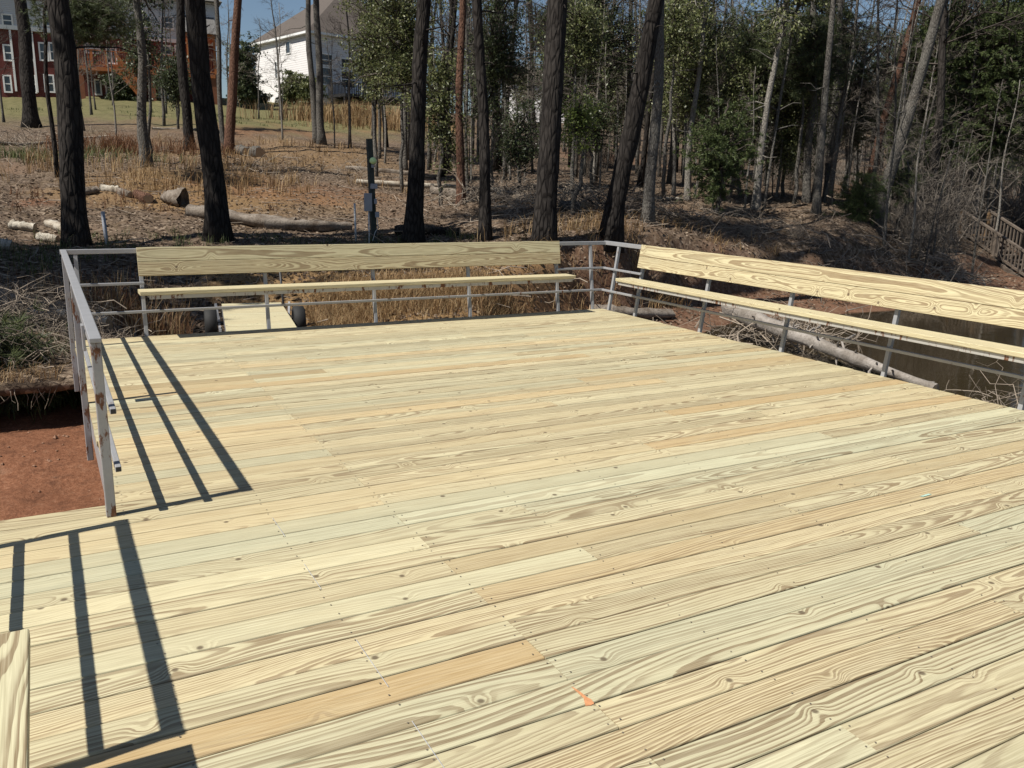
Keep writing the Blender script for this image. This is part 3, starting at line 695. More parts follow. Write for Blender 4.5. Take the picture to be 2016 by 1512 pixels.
# ------------------------------------------------------------------ main trees: trunk from its foot to where it leaves the picture
def ground_base(px, py, t):
    p = at(px, py, t); p[2] = gz(p[0], p[1]); return p
_tree_no = [100]
def tall_tree(label, px, py, t, pxt, w0, w1, bark, height=15., crown_kind='pine', crown_h=.5, cr=(2.6, 2.6, 3.4), cmat=None, limbs=5, wob=.06, name='pine_tree', k=14, pyt=0, group=None, stubs=8):
    _tree_no[0] += 1; sd = _tree_no[0]; r = np.random.default_rng(sd)
    b = ground_base(px, py, t); top = at(pxt, pyt, t)
    root = thing(name, label, 'tree', b, 0, group)
    P, h = trunk_path(b, top, height, 46, wob, sd)
    depth = (RW.T @ (b-np.array([0, 0, EYE])))[2]; r0 = w0*depth/FPX/2; hv = (top-b)[2]
    rt = w1*depth/FPX/2; r1 = max(.03, r0+(rt-r0)*min(3., height/hv))
    V, Q, T = trunk_mesh(P, h, r0, max(r1, .25*r0), k, .45, sd, .05)
    m = MB().add(V, Q, T)
    for i in range(stubs):   # dead limb stubs and thin dry branches
        j = r.integers(8, 40); a = r.uniform(0, 6.28); L = r.uniform(.25, 1.3); st = P[j]; e = st+np.array([math.cos(a)*L, math.sin(a)*L, r.uniform(-.3, .35)*L])
        m.tube(branch_pts(st, e, r, .1, 4), np.linspace(.022, .006, 4), 4, False)
    m.build('trunk', bark, root, True)
    if crown_kind:
        cz = height*(1-crown_h/2); j = int(np.argmin(abs(h-cz))); mbL, mbB = crown(crown_kind, cr[0]*.85, cr[1]*.85, cr[2]*.85, sd, .6, .10)
        mbL.build('crown', cmat or L_PINE, root, False, P[j]); mbB.build('branches', bark, root, False, P[j])
    return root
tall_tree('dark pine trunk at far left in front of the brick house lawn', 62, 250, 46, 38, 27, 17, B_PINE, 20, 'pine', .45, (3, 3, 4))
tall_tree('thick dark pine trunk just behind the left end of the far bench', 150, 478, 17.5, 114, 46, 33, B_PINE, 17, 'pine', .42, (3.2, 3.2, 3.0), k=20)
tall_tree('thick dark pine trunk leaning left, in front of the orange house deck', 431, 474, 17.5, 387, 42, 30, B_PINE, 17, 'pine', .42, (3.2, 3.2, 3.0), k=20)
tall_tree('slender tree with pale blotched trunk below the orange house stairs', 289, 332, 28, 262, 20, 13, B_GREY, 9.5, 'leaf', .7, (1.3, 1.3, 3.0), L_DARK, name='oak_tree', wob=.12)
tall_tree('dark straight trunk between the brick house and the lit twin trees', 374, 292, 37, 352, 20, 15, B_PINE, 17, 'pine', .4, (3, 3, 3))
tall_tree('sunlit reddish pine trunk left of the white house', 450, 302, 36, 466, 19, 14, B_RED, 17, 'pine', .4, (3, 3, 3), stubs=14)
tall_tree('thin grey trunk close beside the reddish pine', 440, 285, 37, 424, 10, 8, B_GREY, 15, None, name='bare_tree', stubs=20)
tall_tree('right stem of the grey pair in front of the white house', 633, 284, 40, 621, 15, 11, B_GREY, 16, None, name='bare_tree', stubs=24)
tall_tree('left stem of the grey pair in front of the white house', 623, 280, 40.5, 606, 13, 9, B_GREY, 16, None, name='bare_tree', stubs=24)
tall_tree('thin dark trunk rising behind the utility post', 738, 302, 36, 731, 9, 6, B_PINE, 12, 'leaf', .6, (1.4, 1.4, 3), L_OLIVE, name='oak_tree')
tall_tree('pole-thin trunk right of the utility post', 747, 292, 37, 740, 6, 4, B_GREY, 11, 'leaf', .6, (1.2, 1.2, 2.5), L_OLIVE, name='oak_tree')
tall_tree('thin pale trunk left of the black trunk behind the bench', 797, 322, 34, 789, 10, 7, B_GREY, 12, 'leaf', .55, (1.6, 1.6, 3), L_OLIVE, name='oak_tree')
tall_tree('black straight trunk behind the middle of the far bench', 812, 477, 17.5, 832, 34, 22, B_PINE, 14, 'pine', .42, (2.6, 2.6, 2.6), k=20)
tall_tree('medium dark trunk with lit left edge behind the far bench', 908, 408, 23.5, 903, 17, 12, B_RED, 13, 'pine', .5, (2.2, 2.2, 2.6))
tall_tree('sapling-thin pale trunk right beside the medium dark trunk', 921, 385, 26, 914, 6, 4, B_GREY, 10, 'leaf', .6, (1.2, 1.2, 2.4), L_OLIVE, name='oak_tree')
tall_tree('straight dark trunk left of the thick grey trunk', 955, 468, 17.5, 945, 23, 17, B_PINE, 14, 'pine', .4, (2.4, 2.4, 2.6), k=18)
tall_tree('thickest grey trunk near the far right end of the far bench', 1070, 482, 16.6, 1092, 44, 30, B_PINE, 16, 'pine', .42, (3, 3, 3), k=22)
tall_tree('dark trunk leaning strongly right behind the deck corner', 1200, 474, 17.5, 1287, 37, 24, B_PINE, 16, 'pine', .42, (3, 3, 3), k=20)
tall_tree('grey trunk slightly leaning right beside the dark leaning one', 1274, 443, 20.5, 1302, 22, 13, B_GREY, 14, 'pine', .4, (2.2, 2.2, 2.6), k=16)
tall_tree('leaning slim trunk in the shade left of the thick grey trunk', 979, 338, 36, 1012, 12, 7, B_GREY, 12, 'leaf', .55, (1.8, 1.8, 2.8), L_DARK, name='oak_tree')
tall_tree('pale slim trunk left of a second pale one on the leafy slope', 1326, 378, 29, 1343, 7, 4, B_PALE, 9, 'leaf', .6, (1.2, 1.2, 2.), L_OLIVE, name='oak_tree', wob=.12)
tall_tree('pale crooked trunk on the leafy slope with flared foot', 1353, 400, 27, 1370, 12, 5, B_PALE, 9, 'leaf', .55, (1.5, 1.5, 2.), L_OLIVE, name='oak_tree', wob=.16)
tall_tree('short pale whitish trunk leaning right at the slope centre', 1487, 416, 27, 1540, 15, 6, B_PALE, 9, 'leaf', .55, (1.6, 1.6, 2.2), L_OLIVE, name='oak_tree', wob=.1)
tall_tree('thin dark stem crossing beside the whitish trunk', 1503, 412, 27.2, 1570, 6, 4, B_GREY, 8, 'leaf', .5, (1.3, 1.3, 1.8), L_OLIVE, name='oak_tree')
tall_tree('dark trunk with pale foot right of the whitish trunk', 1588, 398, 30, 1600, 16, 10, B_GREY, 13, 'pine', .55, (2., 2., 3.))
tall_tree('dark grey trunk of the close pair on the right slope', 1606, 424, 26.5, 1640, 15, 9, B_GREY, 12, 'pine', .55, (1.8, 1.8, 2.6))
tall_tree('bluish grey straight trunk behind the close pair', 1628, 385, 33, 1655, 14, 9, B_GREY, 14, 'pine', .5, (2.2, 2.2, 3.))
tall_tree('long grey trunk leaning right beside the small pine sapling', 1722, 464, 27.5, 1850, 23, 11, B_GREY, 16, 'pine', .35, (2.4, 2.4, 2.2), k=16)
tall_tree('reddish trunk leaning right across the upper right woods', 1698, 392, 33, 1812, 15, 11, B_RED, 16, 'pine', .35, (2.4, 2.4, 2.2), k=14, stubs=16)

# ------------------------------------------------------------------ leafy trees whose crowns are in the picture
def leafy(label, cx, cy, rx, ry, t, kind, mat, dens=1., leaf=.085, name='evergreen_tree', bark=B_GREY, group=None, tr=.05, foot=None):
    _tree_no[0] += 1; sd = _tree_no[0]
    c = at(cx, cy, t); sc = t/FPX*1.02; R = rx*sc; Rz = ry*sc
    fx, fy = (c[0], c[1]) if foot is None else tuple(at(foot[0], foot[1], t)[:2])
    b = np.array([fx, fy, gz(fx, fy)]); root = thing(name, label, 'tree', b, 0, group)
    rel = c-b; n = 12; tt = np.linspace(0, 1, n)[:, None]; H = rel[2]+Rz*.6
    P = np.hstack([rel[None, :2]*(tt if foot is None else np.clip(tt*2-1, 0, 1)), tt*H if foot is None else np.clip(tt*1.6, 0, 1)*H]); P[0, 2] = -.2; rr = np.random.default_rng(sd); P[1:, :2] += rr.normal(0, .05, (n-1, 2)).cumsum(0)
    V, Q, T = tube(P, np.linspace(tr*1.3, tr*.35, n), 8); MB().add(V, Q, T).build('trunk', bark, root, True)
    mbL, mbB = crown(kind, R, R*.9, Rz, sd, dens*1.55, leaf*.9)
    mbL.build('crown', mat, root, False, rel); mbB.build('branches', M_TWIGD, root, False, rel)
    return root
leafy('light olive leafy tree hiding the right part of the white house', 738, 80, 52, 115, 30, 'leaf', L_OLIVE, 1.3)
leafy('olive tree over the black trunk behind the bench', 790, 80, 75, 120, 26, 'leaf', L_OLIVE, 1.3)
leafy('olive leafy tree hanging between the black and medium dark trunks', 868, 190, 50, 130, 24, 'leaf', L_OLIVE, 1.2)
leafy('shaded green tree around the straight dark trunk', 975, 110, 70, 130, 28, 'leaf', L_DARK, 1.2)
leafy('dark low evergreen left of the thick grey trunk', 1020, 270, 50, 70, 25, 'leaf', L_DARK, 1.1)
leafy('bright light green young tree right of the thick grey trunk', 1135, 235, 32, 55, 21, 'leaf', L_LIGHT, 1., .08)
leafy('dark green tree high behind the leaning dark trunk', 1180, 90, 80, 130, 32, 'leaf', L_DARK, 1.2)
leafy('deep green tree low between the grey trunk and leaning trunk', 1170, 240, 50, 60, 30, 'leaf', L_DARK, 1.)
leafy('large olive green tree right of the leaning trunks', 1370, 130, 80, 120, 28, 'leaf', L_OLIVE, 1.3)
leafy('drooping dark green cedar in front of the pale slope trunks', 1420, 300, 70, 85, 25, 'cedar', L_CEDAR, 1.4)
leafy('tall grey green pine above the whitish trunk', 1480, 130, 85, 120, 30, 'pine', L_PINE, 1.4)
leafy('broad olive evergreen in the middle of the right woods', 1560, 220, 75, 130, 31, 'leaf', L_OLIVE, 1.3)
leafy('blue green pine top right of the broad olive evergreen', 1630, 70, 80, 80, 34, 'pine', L_PINE, 1.4)
leafy('green pine between the two leaning right trunks', 1690, 190, 55, 110, 36, 'pine', L_PINE, 1.2)
leafy('big dark feathery pine boughs filling the upper right corner', 1965, 130, 115, 175, 36, 'cedar', L_CEDAR, 2.2, .05, foot=(2100, 450), tr=.14, bark=B_PINE)
leafy('sunny green cedar boughs hanging left of the dark corner pine', 1850, 120, 75, 125, 35, 'cedar', L_CEDAR, 1.7, foot=(1880, 440))
leafy('lower cedar bough above the far wooden stairs', 1830, 290, 75, 65, 34, 'cedar', L_CEDAR, 1.5, foot=(1850, 440))
leafy('pale olive tree top right of the leaning dark trunk', 1330, 60, 60, 70, 26, 'leaf', L_OLIVE, 1.1)
leafy('pale olive understory tree in the middle of the right woods', 1450, 200, 60, 70, 28, 'leaf', L_OLIVE, 1.1)
leafy('grey green pine boughs above the right woods', 1590, 110, 80, 70, 29, 'pine', L_PINE, 1.3)
leafy('olive tree top between the thick grey and leaning trunks', 1140, 60, 60, 80, 24, 'leaf', L_OLIVE, 1.1)
leafy('sunny young pine in front of the far right thicket', 1790, 215, 45, 90, 40, 'pine', L_CEDAR, 1.3)
leafy('broad green cedar behind the far stairs', 1930, 330, 70, 70, 44, 'cedar', L_CEDAR, 1.2)
leafy('olive bush between the leaning trunk and the stairs', 1800, 400, 45, 45, 38, 'leaf', L_OLIVE, 1., name='shrub')
leafy('small bushy pine sapling at the foot of the long leaning trunk', 1695, 385, 34, 48, 26.5, 'pine', L_CEDAR, 1.6, name='pine_sapling')
leafy('little green sapling right of the long leaning trunk', 1775, 345, 26, 40, 28, 'pine', L_PINE, 1.)
leafy('tall dark evergreen between the two houses', 482, 148, 26, 68, 74, 'leaf', L_DARK, 1.3, .2, tr=.15)
leafy('dark pine boughs hanging over the brick house at upper left', 175, 25, 85, 55, 26, 'pine', L_PINE, 1.3, bark=B_PINE, foot=(118, 400))
leafy('dark leafy tree in front of the brick house deck', 275, 90, 42, 80, 30, 'leaf', L_DARK, .8, .09)
leafy('sparse dark bush tree at the foot of the orange stairs', 345, 150, 42, 45, 44, 'leaf', L_DARK, .9, .12)
leafy('left one of the two clipped hollies by the white house wall', 575, 178, 26, 32, 82, 'leaf', L_OLIVE, 1.6, .2, name='holly_shrub', tr=.12)
leafy('right one of the two clipped hollies by the white house wall', 606, 178, 24, 32, 81, 'leaf', L_OLIVE, 1.6, .2, name='holly_shrub', tr=.12)
leafy('dark round shrub at the back left corner of the white house', 512, 196, 16, 12, 86, 'leaf', L_DARK, 1.4, .2, name='shrub', tr=.1)
leafy('dark green shrub under the orange house deck', 240, 168, 22, 24, 74, 'leaf', L_DARK, 1.4, .2, name='shrub', tr=.1)
leafy('green pine shrub on the left bank at the picture edge', 4, 705, 38, 50, 9.7, 'pine', L_PINE, 1.4, name='pine_shrub', tr=.02)

# ------------------------------------------------------------------ the crowded woods behind: copies of a few kinds
protos = []
for i in range(4):
    tr, tw = bare(500+i, [9, 11, 7.5, 13][i], [.075, .10, .06, .13][i], .42, 3)
    root = thing('bare_tree', 'thin bare grey tree in the crowded woods behind', 'tree', (0, 0, 0), 0, 'bare trees of the woods behind')
    tr.build('trunk', [B_GREY, B_GREY, B_PALE, B_PINE][i], root, True); tw.build('crown', [M_TWIG, M_TWIGD, M_TWIG, M_TWIGD][i], root); protos.append(root)
eproto = []
for i in range(3):
    mbL, mbB = crown(['leaf', 'pine', 'leaf'][i], 2.0, 2.0, 3.6, 600+i, 1.2, .12)
    root = thing('evergreen_tree', 'dark evergreen among the bare trees of the woods behind', 'tree', (0, 0, 0), 0, 'evergreens of the woods behind')
    MB().tube([(0, 0, -.3), (.1, 0, 3), (.05, .1, 6), (0, 0, 9)], [.14, .12, .09, .03], 8).build('trunk', B_PINE, root, True)
    mbL.build('crown', [L_DARK, L_PINE, L_OLIVE][i], root, False, (0, 0, 5.0)); mbB.build('branches', M_TWIGD, root, False, (0, 0, 5.0)); eproto.append(root)
used = set()
def put(pr, px, t, s, r, dz=0.):
    p = at(px, 350, t); o = pr if pr.name not in used else copy_tree(pr); used.add(pr.name)
    o.location = (float(p[0]), float(p[1]), gz(p[0], p[1])-.1+dz); o.rotation_euler = (0, 0, float(r.uniform(0, 6.28))); o.scale = (float(s),)*3; return o
r = np.random.default_rng(77)
def region(px):
    return 'behind the houses lawn at left' if px < 700 else 'behind the right half of the far bench' if px < 1080 else 'behind the corner of the deck' if px < 1400 else 'above the middle of the right bench' if px < 1720 else 'at the far right above the stairs'
def name_it(o, what, px): o['label'] = what+' '+region(px); o['group'] = 'each '+what+' '+region(px)
BK = ['slim bare grey tree', 'tall dark-twigged bare tree', 'small pale-barked bare tree', 'dark thick bare tree']; EK = ['dark leafy evergreen', 'green pine', 'olive leafy evergreen']
for i in range(120):
    px = r.uniform(720, 2090); t = r.uniform(31, 80); k = int(r.integers(0, 4)); name_it(put(protos[k], px, t, r.uniform(.75, 1.25), r), BK[k], px)
for i in range(14):
    px = r.uniform(-60, 700); t = r.uniform(52, 68) if not 500 < px < 600 else 60; k = int(r.integers(0, 3)); name_it(put(protos[k], px, t, r.uniform(.6, .9), r), BK[k], px)
for i in range(36):
    px = r.uniform(860, 2080); t = r.uniform(42, 95); k = int(r.integers(0, 3)); name_it(put(eproto[k], px, t, r.uniform(.65, 1.25), r), EK[k], px)
for i in range(42):
    px = r.uniform(880, 1960); t = r.uniform(26, 44); k = int(r.integers(0, 3)); name_it(put(protos[k], px, t, r.uniform(.5, .85), r), BK[k], px)
for px in (20, 175, 235, 330, 405, 560, 660, 690):
    k = int(r.integers(0, 3)); name_it(put(protos[k], px, r.uniform(38, 50), r.uniform(.55, .8), r), BK[k], px)
sp = []
for i in range(3):
    tr, tw = bare(540+i, [5.5, 7, 4.5][i], [.035, .045, .03][i], .34, 3)
    root = thing('sapling', 'slim sapling', 'tree', (0, 0, 0), 0, 'saplings')
    tr.build('trunk', [B_GREY, B_PALE, B_GREY][i], root, True); tw.build('crown', [M_TWIG, M_TWIG, M_TWIGD][i], root); sp.append(root)
SK = ['slim grey sapling with fine twigs', 'slim pale sapling with fine twigs', 'short dark-twigged sapling']
for i in range(85):
    px = r.uniform(760, 1960); t = r.uniform(25, 50) if px > 1250 else r.uniform(28, 55); k = int(r.integers(0, 3)); name_it(put(sp[k], px, t, r.uniform(.7, 1.3), r), SK[k], px)
# thicket of leafless shrubs on the right bank and slope
sprotos = []
for i in range(4):
    tw = shrub(700+i, [1.4, 2.2, 3.0, 1.0][i], [60, 60, 55, 50][i], [.008, .010, .013, .007][i], [.6, .5, .45, .8][i], 3)
    o = tw.build('bare_shrub', [M_TWIG, M_TWIGD, M_TWIG, M_STICK][i]); tag(o, 'leafless twiggy shrub in the thicket behind the right bench', 'shrub', 'bare shrubs of the right thicket'); sprotos.append(o)
def put_s(i, px, py, t, s):
    p = at(px, py, t); o = sprotos[i] if ('s%d' % i) not in used else sprotos[i].copy()
    if ('s%d' % i) in used: COL.objects.link(o)
    used.add('s%d' % i); name_it(o, ['low leafless twiggy shrub', 'dark leafless shrub', 'tall leafless twiggy shrub', 'small bleached leafless shrub'][i], px); o.location = (float(p[0]), float(p[1]), gz(p[0], p[1])-.05); o.rotation_euler = (0, 0, float(r.uniform(0, 6.28))); o.scale = (s,)*3; return o
for i in range(34):
    px = r.uniform(1730, 2060); put_s(int(r.integers(0, 3)), px, 430, r.uniform(27, 42) if px < 1840 else r.uniform(38, 50), float(r.uniform(.7, 1.3)))
for i in range(26): put_s(int(r.integers(0, 3)), r.uniform(1000, 1760), 430, r.uniform(36, 58), float(r.uniform(.5, .9)))
for i in range(7): put_s(3, r.uniform(1380, 1900), 500, r.uniform(22, 26), float(r.uniform(.3, .5)))

# ------------------------------------------------------------------ houses on the hill
M_BRICK = mat_brick(); M_SIDE = mat_siding('white_siding', (.72, .70, .69), .2); M_SIDEG = mat_siding('grey_white_siding', (.62, .62, .62))
M_TRIM = mat_plain('white_trim', (.80, .80, .78), .5, .03); M_PANE = mat_plain('window_glass', (.035, .045, .055), .08, .2, 1.5, 0., .8)
M_STAIN = mat_plain('orange_stained_wood', (.36, .12, .035), .6, .2, 4.); M_STAIND = mat_plain('red_brown_post_wood', (.20, .075, .035), .6, .2, 4.)  # deck posts have a darker red-brown than the orange deck
M_ROOF = mat_shingle('brown_shingles', (.115, .097, .085)); M_ROOFG = mat_shingle('grey_shingles', (.15, .145, .14)); M_BLACK = mat_plain('black_deck_wood', (.022, .022, .024), .5)
class Frame:
    """a facade plane through a ground point; maps picture points on it (or on a plane d behind it) to local x, z"""
    def __init__(s, px, py, t, yaw=0.):
        s.o = at(px, py, t); f = s.o[:2]/np.linalg.norm(s.o[:2]); a = math.atan2(f[1], f[0])-math.pi/2+yaw; s.rot = a
        s.u = np.array([math.cos(a), math.sin(a), 0]); s.v = np.array([-math.sin(a), math.cos(a), 0])
    def p(s, px, py, d=0.):
        q = RW @ _ray((px, py)); e = np.array([0, 0, EYE]); k = ((s.o+s.v*d-e)@s.v)/(q@s.v); w = e+q*k-s.o
        return float(w@s.u), float(w[2])
def sbox(root, name, mat, x0, x1, y0, y1, z0, z1): return MB().box(x0, x1, y0, y1, z0, z1).build(name, mat, root)
def window(root, x0, x1, z0, z1, y, name='window', mid=True, mull=False):
    m = MB(); t = .11; yo = y-.07
    m.box(x0-t, x0, yo, y, z0-t, z1+t).box(x1, x1+t, yo, y, z0-t, z1+t).box(x0, x1, yo, y, z1, z1+t).box(x0, x1, yo, y, z0-t, z0)
    if mid: m.box(x0, x1, yo+.02, y, (z0+z1)/2-.035, (z0+z1)/2+.035)
    if mull: m.box((x0+x1)/2-.03, (x0+x1)/2+.03, yo+.021, y, z0, z1)
    w = m.build(name, M_TRIM, root); sbox(w, 'pane', M_PANE, x0, x1, y-.03, y-.005, z0, z1); return w
F = Frame(220, 193, 77); bh = thing('brick_house', 'red brick house with a raised orange deck at upper left', 'house', F.o, F.rot)
zB = F.p(220, 70)[1]; xl = F.p(-140, 150)[0]; xr = F.p(428, 150)[0]
sbox(bh, 'wall', M_BRICK, xl, xr, 0, 11, -1.5, zB); sbox(bh, 'upper_wall', M_SIDEG, xl-.1, xr+.1, -.12, 10.9, zB, zB+3.1)
sbox(bh, 'trim_band', M_TRIM, xl-.15, xr+.15, -.2, -.122, zB-.18, zB+.12)
m = MB(); zr = zB+3.1; m.add([(xl-.6, -.8, zr), (xr+.6, -.8, zr), (xr+.6, 11.6, zr), (xl-.6, 11.6, zr), (xl+4, 5.4, zr+4.2), (xr-4, 5.4, zr+4.2)], [(0, 1, 5, 4), (2, 3, 4, 5), (3, 2, 1, 0)], [(1, 2, 5), (3, 0, 4)]); m.build('roof', M_ROOFG, bh)
for (a, b, c, d) in [(63, 71, 150, 181), (88, 106, 149, 180), (142, 156, 150, 181), (57, 64, 85, 118), (78, 94, 86, 118), (98, 109, 86, 118), (138, 150, 86, 119), (169, 196, 87, 104), (320, 338, 91, 123), (346, 358, 92, 123), (209, 229, 155, 190), (8, 22, 150, 180), (8, 24, 90, 118)]:
    x0, z1 = F.p(a, c); x1, z0 = F.p(b, d); window(bh, x0, x1, z0, z1, 0.)
for (a, b, c, d) in [(6, 24, 30, 52), (84, 98, 30, 50), (120, 134, 30, 50), (276, 296, 34, 54), (318, 340, 34, 56), (384, 404, 38, 58), (200, 214, 30, 50)]:
    x0, z1 = F.p(a, c); x1, z0 = F.p(b, d); window(bh, x0, x1, z0, z1, -.12)
for (a, b, c, d, nm) in [(183, 203, 154, 192, 'door'), (206, 233, 91, 131, 'door')]:
    x0, z1 = F.p(a, c); x1, z0 = F.p(b, d); dr = window(bh, x0+.15, x1-.15, z0+.25, z1-.15, 0., 'door', False, nm == 'door' and b > 220)
x0, z1 = F.p(310, 166); x1, z0 = F.p(358, 196); sbox(bh, 'garage_door', M_TRIM, x0, x1, -.05, .0, z0, z1)
for px in (27, 69):
    x = F.p(px, 130)[0]; m = MB().box(x-.07, x+.07, -.16, -.02, .1, zB-.2); m.build('downspout', M_TRIM, bh)
# raised deck
D = -3.0; dx0 = F.p(151, 130, D)[0]; dx1 = F.p(423, 130, D)[0]; zd = F.p(220, 133, D)[1]; zr_ = F.p(220, 103, D)[1]
dk = sbox(bh, 'raised_deck', M_STAIN, dx0, dx1, D, -.002, zd-.28, zd)
for px in (151, 180, 208, 262, 312, 345, 371, 397, 423):
    x = F.p(px, 110, D)[0]; tall = px >= 371
    sbox(dk, 'post', M_STAIN, x-.075, x+.075, D-.01, D+.14, zd+.002, F.p(px, 76, D)[1] if tall else zr_+.05)
sbox(dk, 'rail', M_STAIN, dx0, dx1, D-.03, D+.16, zr_+.052, zr_+.10); sbox(dk, 'rail', M_STAIN, dx0, dx1, D+.03, D+.09, zd+.1, zd+.19)
nb_ = int((dx1-dx0)/.17)
for i in range(nb_):
    x = dx0+(i+.5)*(dx1-dx0)/nb_; sbox(dk, 'baluster', M_STAIN, x-.025, x+.025, D+.035, D+.085, zd+.191, zr_+.051)
for px in (160, 224, 300, 421):
    x = F.p(px, 160, D)[0]; sbox(bh, 'deck_post', M_STAIND, x-.2, x+.2, D+.1, D+.5, -1.2, zd-.281)
xq0 = F.p(368, 80, D)[0]; zq = F.p(400, 75, D)[1]; sbox(bh, 'porch_roof_beam', M_STAIN, xq0, dx1+.1, D-.05, -.13, zq+.001, zq+.3)
m = MB(); m.add([(xq0-.3, D-.4, zq+.3), (dx1+.4, D-.4, zq+.3), (dx1+.4, -.2, zq+2.0), (xq0-.3, -.2, zq+2.0), (xq0-.3, -.2, zq+.3), (dx1+.4, -.2, zq+.3)], [(0, 1, 2, 3), (1, 0, 4, 5)], [(0, 3, 4), (1, 5, 2)]); m.build('porch_roof', M_ROOFG, bh)
# stairs off the raised deck
sx0 = F.p(226, 110, D-1)[0]; sx1 = F.p(275, 185, D-1)[0]
st = MB().bar((sx0, D-1.2, zd-.15), (sx1, D-1.2, .0), .06, .3).bar((sx0, D-.1, zd-.15), (sx1, D-.1, .0), .06, .3).build('deck_stairs', M_STAIN, bh)
for i in range(13):
    f = (i+.5)/13; x = sx0+(sx1-sx0)*f; z = (zd-.0)*(1-f); sbox(st, 'tread', M_STAIN, x-.14, x+.14, D-1.17, D-.13, z-.02, z+.02)
for y in (D-1.2, D-.1):
    MB().bar((sx0, y, zd+.95), (sx1, y, 1.0), .09, .12).build('rail', M_STAIN, st)
    for i in range(14):
        f = (i+.5)/14; x = sx0+(sx1-sx0)*f; z = zd*(1-f); sbox(st, 'baluster', M_STAIN, x-.025, x+.025, y-.025, y+.025, z+.02, z+.93)

# white house
C0 = at(614, 207, 85); C1 = at(506, 203, 95.5); C1[2] = C0[2]; dv = C1[:2]-C0[:2]; L1 = float(np.linalg.norm(dv)); ang = math.atan2(dv[1], dv[0])-math.pi/2
wh = thing('white_house', 'white sided house with brown hip roof beyond the grey twin trunks', 'house', (C0[0], C0[1], C0[2]), ang)
zE = float(at(614, 66, 85)[2]-C0[2]); W2 = 13.
sbox(wh, 'wall', M_SIDE, 0, W2, 0, L1, -1.5, zE); o = .45
sbox(wh, 'fascia', M_TRIM, -o+.02, W2+o-.02, -o+.02, L1+o-.02, zE+.001, zE+.22)
m = MB(); zz = zE+.222; m.add([(-o, -o, zz), (W2+o, -o, zz), (W2+o, L1+o, zz), (-o, L1+o, zz), (W2/2, W2/2-1.5, zz+5.2), (W2/2, L1-4.2, zz+5.2)], [(1, 2, 5, 4), (3, 0, 4, 5), (3, 2, 1, 0)], [(0, 1, 4), (2, 3, 5)]); m.build('roof', M_ROOF, wh)
def swin(y0, y1, z0, z1):   # window on the side wall (x = 0)
    t = .1; m = MB().box(-.07, 0, y0-t, y0, z0-t, z1+t).box(-.07, 0, y1, y1+t, z0-t, z1+t).box(-.07, 0, y0, y1, z1, z1+t).box(-.07, 0, y0, y1, z0-t, z0)
    w = m.build('window', M_TRIM, wh); sbox(w, 'pane', M_PANE, -.03, -.005, y0, y1, z0, z1)
swin(L1*.58, L1*.61, zE-3.4, zE-1.9); swin(L1*.33, L1*.40, zE-1.3, zE-.3)
for (x0, x1, z0, z1) in [(.8, 2.2, 2.0, 3.4), (.8, 2.2, 3.7, 4.6), (3.2, 4.6, 1.9, 3.3), (3.2, 4.6, 3.7, 4.4), (5.4, 6.4, 1.2, 3.2), (7.2, 8.6, 1.9, 3.3), (9.4, 10.6, 1.9, 3.3), (7.2, 8.6, 4.6, 5.8), (9.4, 10.6, 4.6, 5.8)]: window(wh, x0, x1, z0, z1, 0.)
sbox(wh, 'corner_board', M_TRIM, -.04, .12, -.04, .12, -.5, zE-.005)
dk = sbox(wh, 'back_deck', M_BLACK, 1.6, 10.5, -3.4, -.002, .75, 1.0)
for i in range(40):
    x = 1.65+i*.227; sbox(dk, 'baluster', M_BLACK, x-.03, x+.03, -3.38, -3.32, 1.001, 1.9)
sbox(dk, 'rail', M_BLACK, 1.6, 10.5, -3.42, -3.28, 1.901, 1.99); sbox(dk, 'rail', M_BLACK, 1.56, 1.66, -3.27, -.1, 1.9, 1.99)
for x in (1.7, 4.6, 7.5, 10.3): sbox(dk, 'post', M_BLACK, x-.08, x+.08, -3.2, -3.04, -2.2, .749)
for i in range(12): y = -3.2+i*.26; sbox(dk, 'baluster', M_BLACK, 1.58, 1.64, y-.03, y+.03, 1.001, 1.899)
sbox(wh, 'utility_cabinet', M_TRIM, -.9, -.1, L1-6.0, L1-4.9, -.6, .9)
# sliver of a third house behind the trunks
p = at(1060, 205, 100); h3 = thing('white_house', 'sliver of a small white house glimpsed between trunks at centre', 'house', p, F.rot-.3)
sbox(h3, 'wall', M_SIDE, -3, 3, 0, 7, -2, 2.2); m = MB(); m.add([(-3.4, -.4, 2.2), (3.4, -.4, 2.2), (3.4, 7.4, 2.2), (-3.4, 7.4, 2.2), (-3.4, 3.5, 4.2), (3.4, 3.5, 4.2)], [(0, 1, 5, 4), (2, 3, 4, 5), (3, 2, 1, 0)], [(1, 2, 5), (3, 0, 4)]); m.build('roof', M_ROOF, h3)

